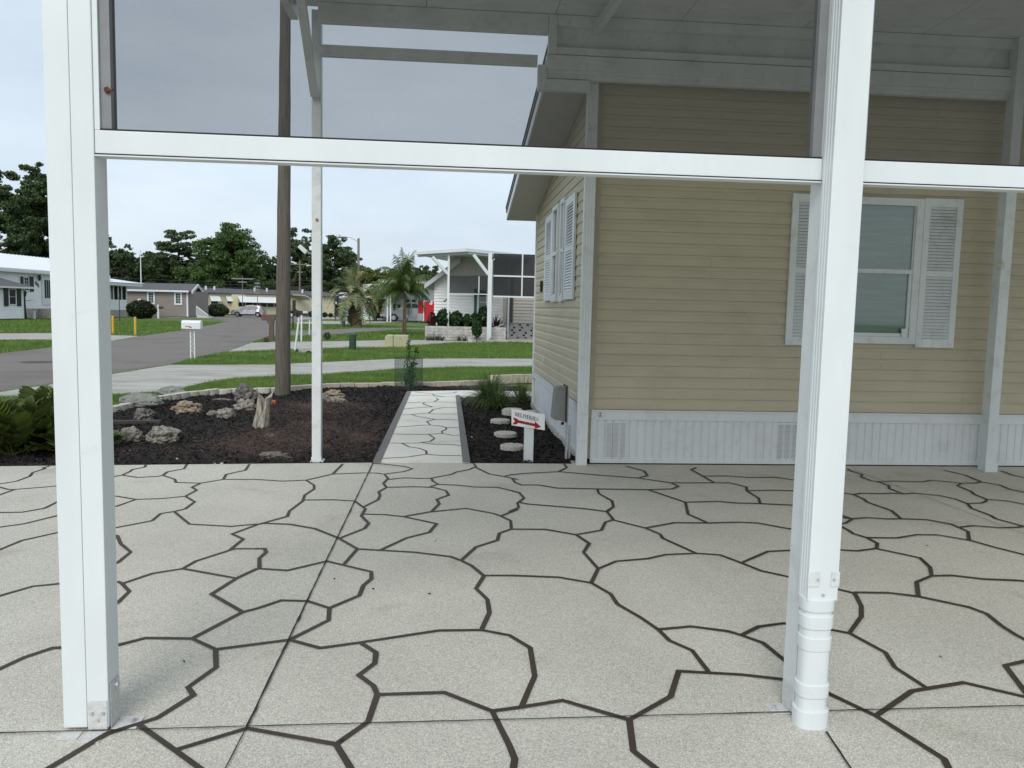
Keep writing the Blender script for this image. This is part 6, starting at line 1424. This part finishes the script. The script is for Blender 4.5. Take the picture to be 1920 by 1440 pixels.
# ================================================================ hedges
bpx('hedge_bush', 'dark rounded clipped bush beside the white porch', 238, 292, 564, 597, G(265, 597).y, shrub_dark, 51, 9000, .14)
bpx('hedge_bush', 'grey green round bush in front of the cream house', 387, 429, 570, 593, G(407, 593).y, shrub_sage, 52, 7000, .16)
bpx('crape_myrtle', 'loose small tree between the white porch and the taupe house', 238, 270, 530, 585, G(255, 592).y+3, fol['oak'], 53, 1800, .28, cat='small tree')
bpx('garden_bush', 'low bush with pink flowers at the foot of the brown mailbox', 494, 505, 633, 642, G(500, 641).y, flower_m, 54, 300, .06)
for i, (a, c, t_, lab) in enumerate(((553, 562, 582, 'brownish bush right of the cream house door'), (604, 614, 586, 'small dark bush by the cream house end wall'), (616, 624, 588, 'tiny dark bush at the cream house corner'), (578, 590, 584, 'dark bush beside the tiny lawn sign'))):
    bpx('garden_bush', lab, a, c, t_, 594, 88, leaf_glossy if i else flower_m, 70+i, 500, .16)
bpx('garden_bush', 'grey pink shrub beside the slim post near the third driveway', 607, 620, 623, 637, G(612, 637).y, shrub_sage, 76, 500, .06)

# ================================================================ trees
def tree(name, label, x, d, yt, wpx, fm, seed, n=7000, leaf=.42, style='oak', group=None, base=0.30, trunk=.3, xoff=0):
    g = np.random.default_rng(seed); rn = random.Random(seed); d = d+16 if x > 200 and 100 < d < 132 else d+6 if d > 132 else d; c = PY(x, 560, d); H = PY(x, yt, d).z; Wd = wpx*d/F
    t = thing(name, label, 'tree', (c.x, d, 0), group); b = MB(); cl = []
    lean = rn.uniform(-.03, .03)*H
    sp = [Vector((lean*k/6+.12*math.sin(k*1.7+seed), .1*math.cos(k+seed), H*(.9 if style != 'pine' else .86)*k/6)) for k in range(7)]
    b.tube([Vector((0, 0, -.2))]+sp[1:], [trunk*(1-.13*k) for k in range(7)], 10)
    nl = {'oak': 26, 'maple': 30, 'pine': 24}[style]; n = int(n*2.4); leaf *= .68
    for i in range(nl):
        f_ = base+(1-base)*(i+.5)/nl if style != 'pine' else max(base, .45)+(1-max(base, .45))*(i+.5)/nl
        s = sp[min(6, int(f_*.92*6))].lerp(sp[min(6, int(f_*.92*6)+1)], (f_*.92*6) % 1); a = i*2.4+rn.uniform(-.4, .4)
        if style == 'oak': w_ = max(.3, 1-((f_-.5)/.66)**2)**.5
        elif style == 'maple': w_ = (1-((f_-base)/(1-base))**2.4)*.85+.15+.16*math.sin(i*1.9+seed)
        else: w_ = max(.25, 1-((f_-.76)/.36)**2)**.5
        r_ = Wd/2*w_*rn.uniform(.72, 1.12); rise = {'oak': .25*(1-.7*f_), 'maple': .45, 'pine': .06}[style]*r_
        e = s+Vector((math.cos(a)*r_, math.sin(a)*r_, rise)); e.z = min(e.z, H*.98); m_ = s.lerp(e, .5)+Vector((0, 0, .08*r_))
        b.tube([s, m_, e], [trunk*.28, trunk*.18, trunk*.06], 6, cap=False)
        for k in range({'oak': 13, 'maple': 12, 'pine': 9}[style]):
            f2 = rn.uniform(.3, 1.08); p = s.lerp(e, f2)+Vector((rn.gauss(0, 1), rn.gauss(0, 1), rn.gauss(0, .8 if style != 'pine' else .5)))*Wd*.058
            cl.append((p, Wd*rn.uniform(.028, .075)*(1 if style != 'pine' else .8)))
    for k in range(30 if style != 'maple' else 14): cl.append((Vector((lean+rn.uniform(-.26, .26)*Wd*(1 if style != 'maple' else .4), rn.uniform(-.2, .2)*Wd, H*rn.uniform(.74, .985))), Wd*rn.uniform(.03, .07)))
    tr = b.build('trunk', bark_m, None, smooth=False); tr.parent = t
    ws = np.array([r**2 for _, r in cl]); cnt = np.maximum(8, (n*ws/ws.sum()).astype(int)); pts = []
    for (p, r), k in zip(cl, cnt):
        dd = g.normal(size=(k, 3)); dd /= np.linalg.norm(dd, axis=1)[:, None]; rr_ = r*g.uniform(.15, 1.12, k)**.5
        q = dd*rr_[:, None]*np.array([1.25, 1.25, .75 if style != 'pine' else .5])+np.array(p); pts.append(q)
    pts = np.concatenate(pts); pts = pts[(pts[:, 2] < H) & (pts[:, 2] > .3)]
    V, Q = leaves(pts, leaf, .62, g); o = npmesh('crown', V, Q, fm, None, per=4); o.parent = t
    return t
T_ = tree
T_('oak_tree', 'tall dark oak at the left edge behind the metal-roofed house', -8, 92, 312, 150, fol['dark'], 1, 26000, .40, base=.08, trunk=.4)
T_('oak_tree', 'tall dark tree with an uneven top just left of the near post', 66, 88, 298, 130, fol['dark'], 2, 26000, .38, 'maple', base=.06, trunk=.4)
T_('oak_tree', 'dark tree whose twigs show past the right side of the near post', 140, 90, 330, 130, fol['dark'], 3, 20000, .42, base=.12)
T_('oak_tree', 'rounded dark oak beside the flagpole', 232, 108, 456, 90, fol['dark'], 4, 9000, .42, base=.1)
T_('oak_tree', 'low dark oak behind the taupe house ridge', 285, 118, 474, 90, fol['oak'], 5, 9000, .45, base=.1)
T_('pine_tree', 'flat-topped old pine with open spreading crown behind the taupe house', 333, 112, 430, 118, fol['pine'], 6, 11000, .38, 'pine', base=.45, trunk=.45)
T_('pine_tree', 'lower pine limb-heavy and ragged between the flat pine and the maple', 385, 116, 455, 60, fol['pine'], 26, 5000, .38, 'pine', base=.4, trunk=.35)
T_('sweetgum_tree', 'tall bright green conical tree left of the utility pole', 436, 106, 413, 140, fol['mid'], 7, 20000, .42, 'maple', base=.1, trunk=.35)
T_('oak_tree', 'dark green tree standing in front of the sweetgum left flank', 372, 110, 500, 85, fol['oak'], 8, 8000, .42, base=.08)
T_('oak_tree', 'small dark tree half hidden by the utility pole', 512, 122, 478, 50, fol['dark'], 9, 5000, .45, base=.1)
T_('pine_tree', 'dark bushy pine right behind the utility pole', 565, 118, 428, 82, fol['pine'], 10, 12000, .40, 'oak', base=.12, trunk=.35)
T_('oak_tree', 'dark broad tree right of the slim post, left of the street lamp', 628, 112, 440, 92, fol['dark'], 11, 13000, .42, base=.15, trunk=.4)
T_('oak_tree', 'dark lower tree wrapping round the street lamp pole', 660, 124, 480, 60, fol['oak'], 12, 6000, .45, base=.1)
T_('oak_tree', 'olive green spreading tree behind the two palms', 712, 96, 503, 105, fol['olive'], 13, 11000, .36, base=.15, trunk=.3)
T_('oak_tree', 'small dark green tree between the palms in front of the white house', 704, 84, 535, 36, fol['mid'], 14, 4500, .28, base=.1, trunk=.2)
T_('oak_tree', 'distant dark tree rising behind the queen palm crown', 770, 128, 500, 80, fol['dark'], 15, 7000, .45, base=.1)
T_('oak_tree', 'far dark tree just above the white gable roof', 806, 140, 498, 60, fol['dark'], 16, 6000, .5, base=.1)
bg_x = [(-70, 470, 130), (10, 480, 120), (95, 470, 120), (180, 470, 100), (255, 490, 90), (310, 492, 95), (350, 485, 95), (405, 480, 95), (460, 490, 95), (500, 500, 90), (545, 495, 85), (590, 500, 90), (640, 500, 80), (690, 520, 80), (740, 522, 80), (790, 520, 80), (835, 522, 70)]
for i, (x, yt, wp_) in enumerate(bg_x):
    T_('background_tree', 'dark indistinct tree in the wooded belt behind the street', x, 138+(i % 3)*5, yt, wp_*1.15, fol['dark' if i % 2 else 'oak'], 100+i, 5200, .62, base=.04, group='trees of the wooded belt')
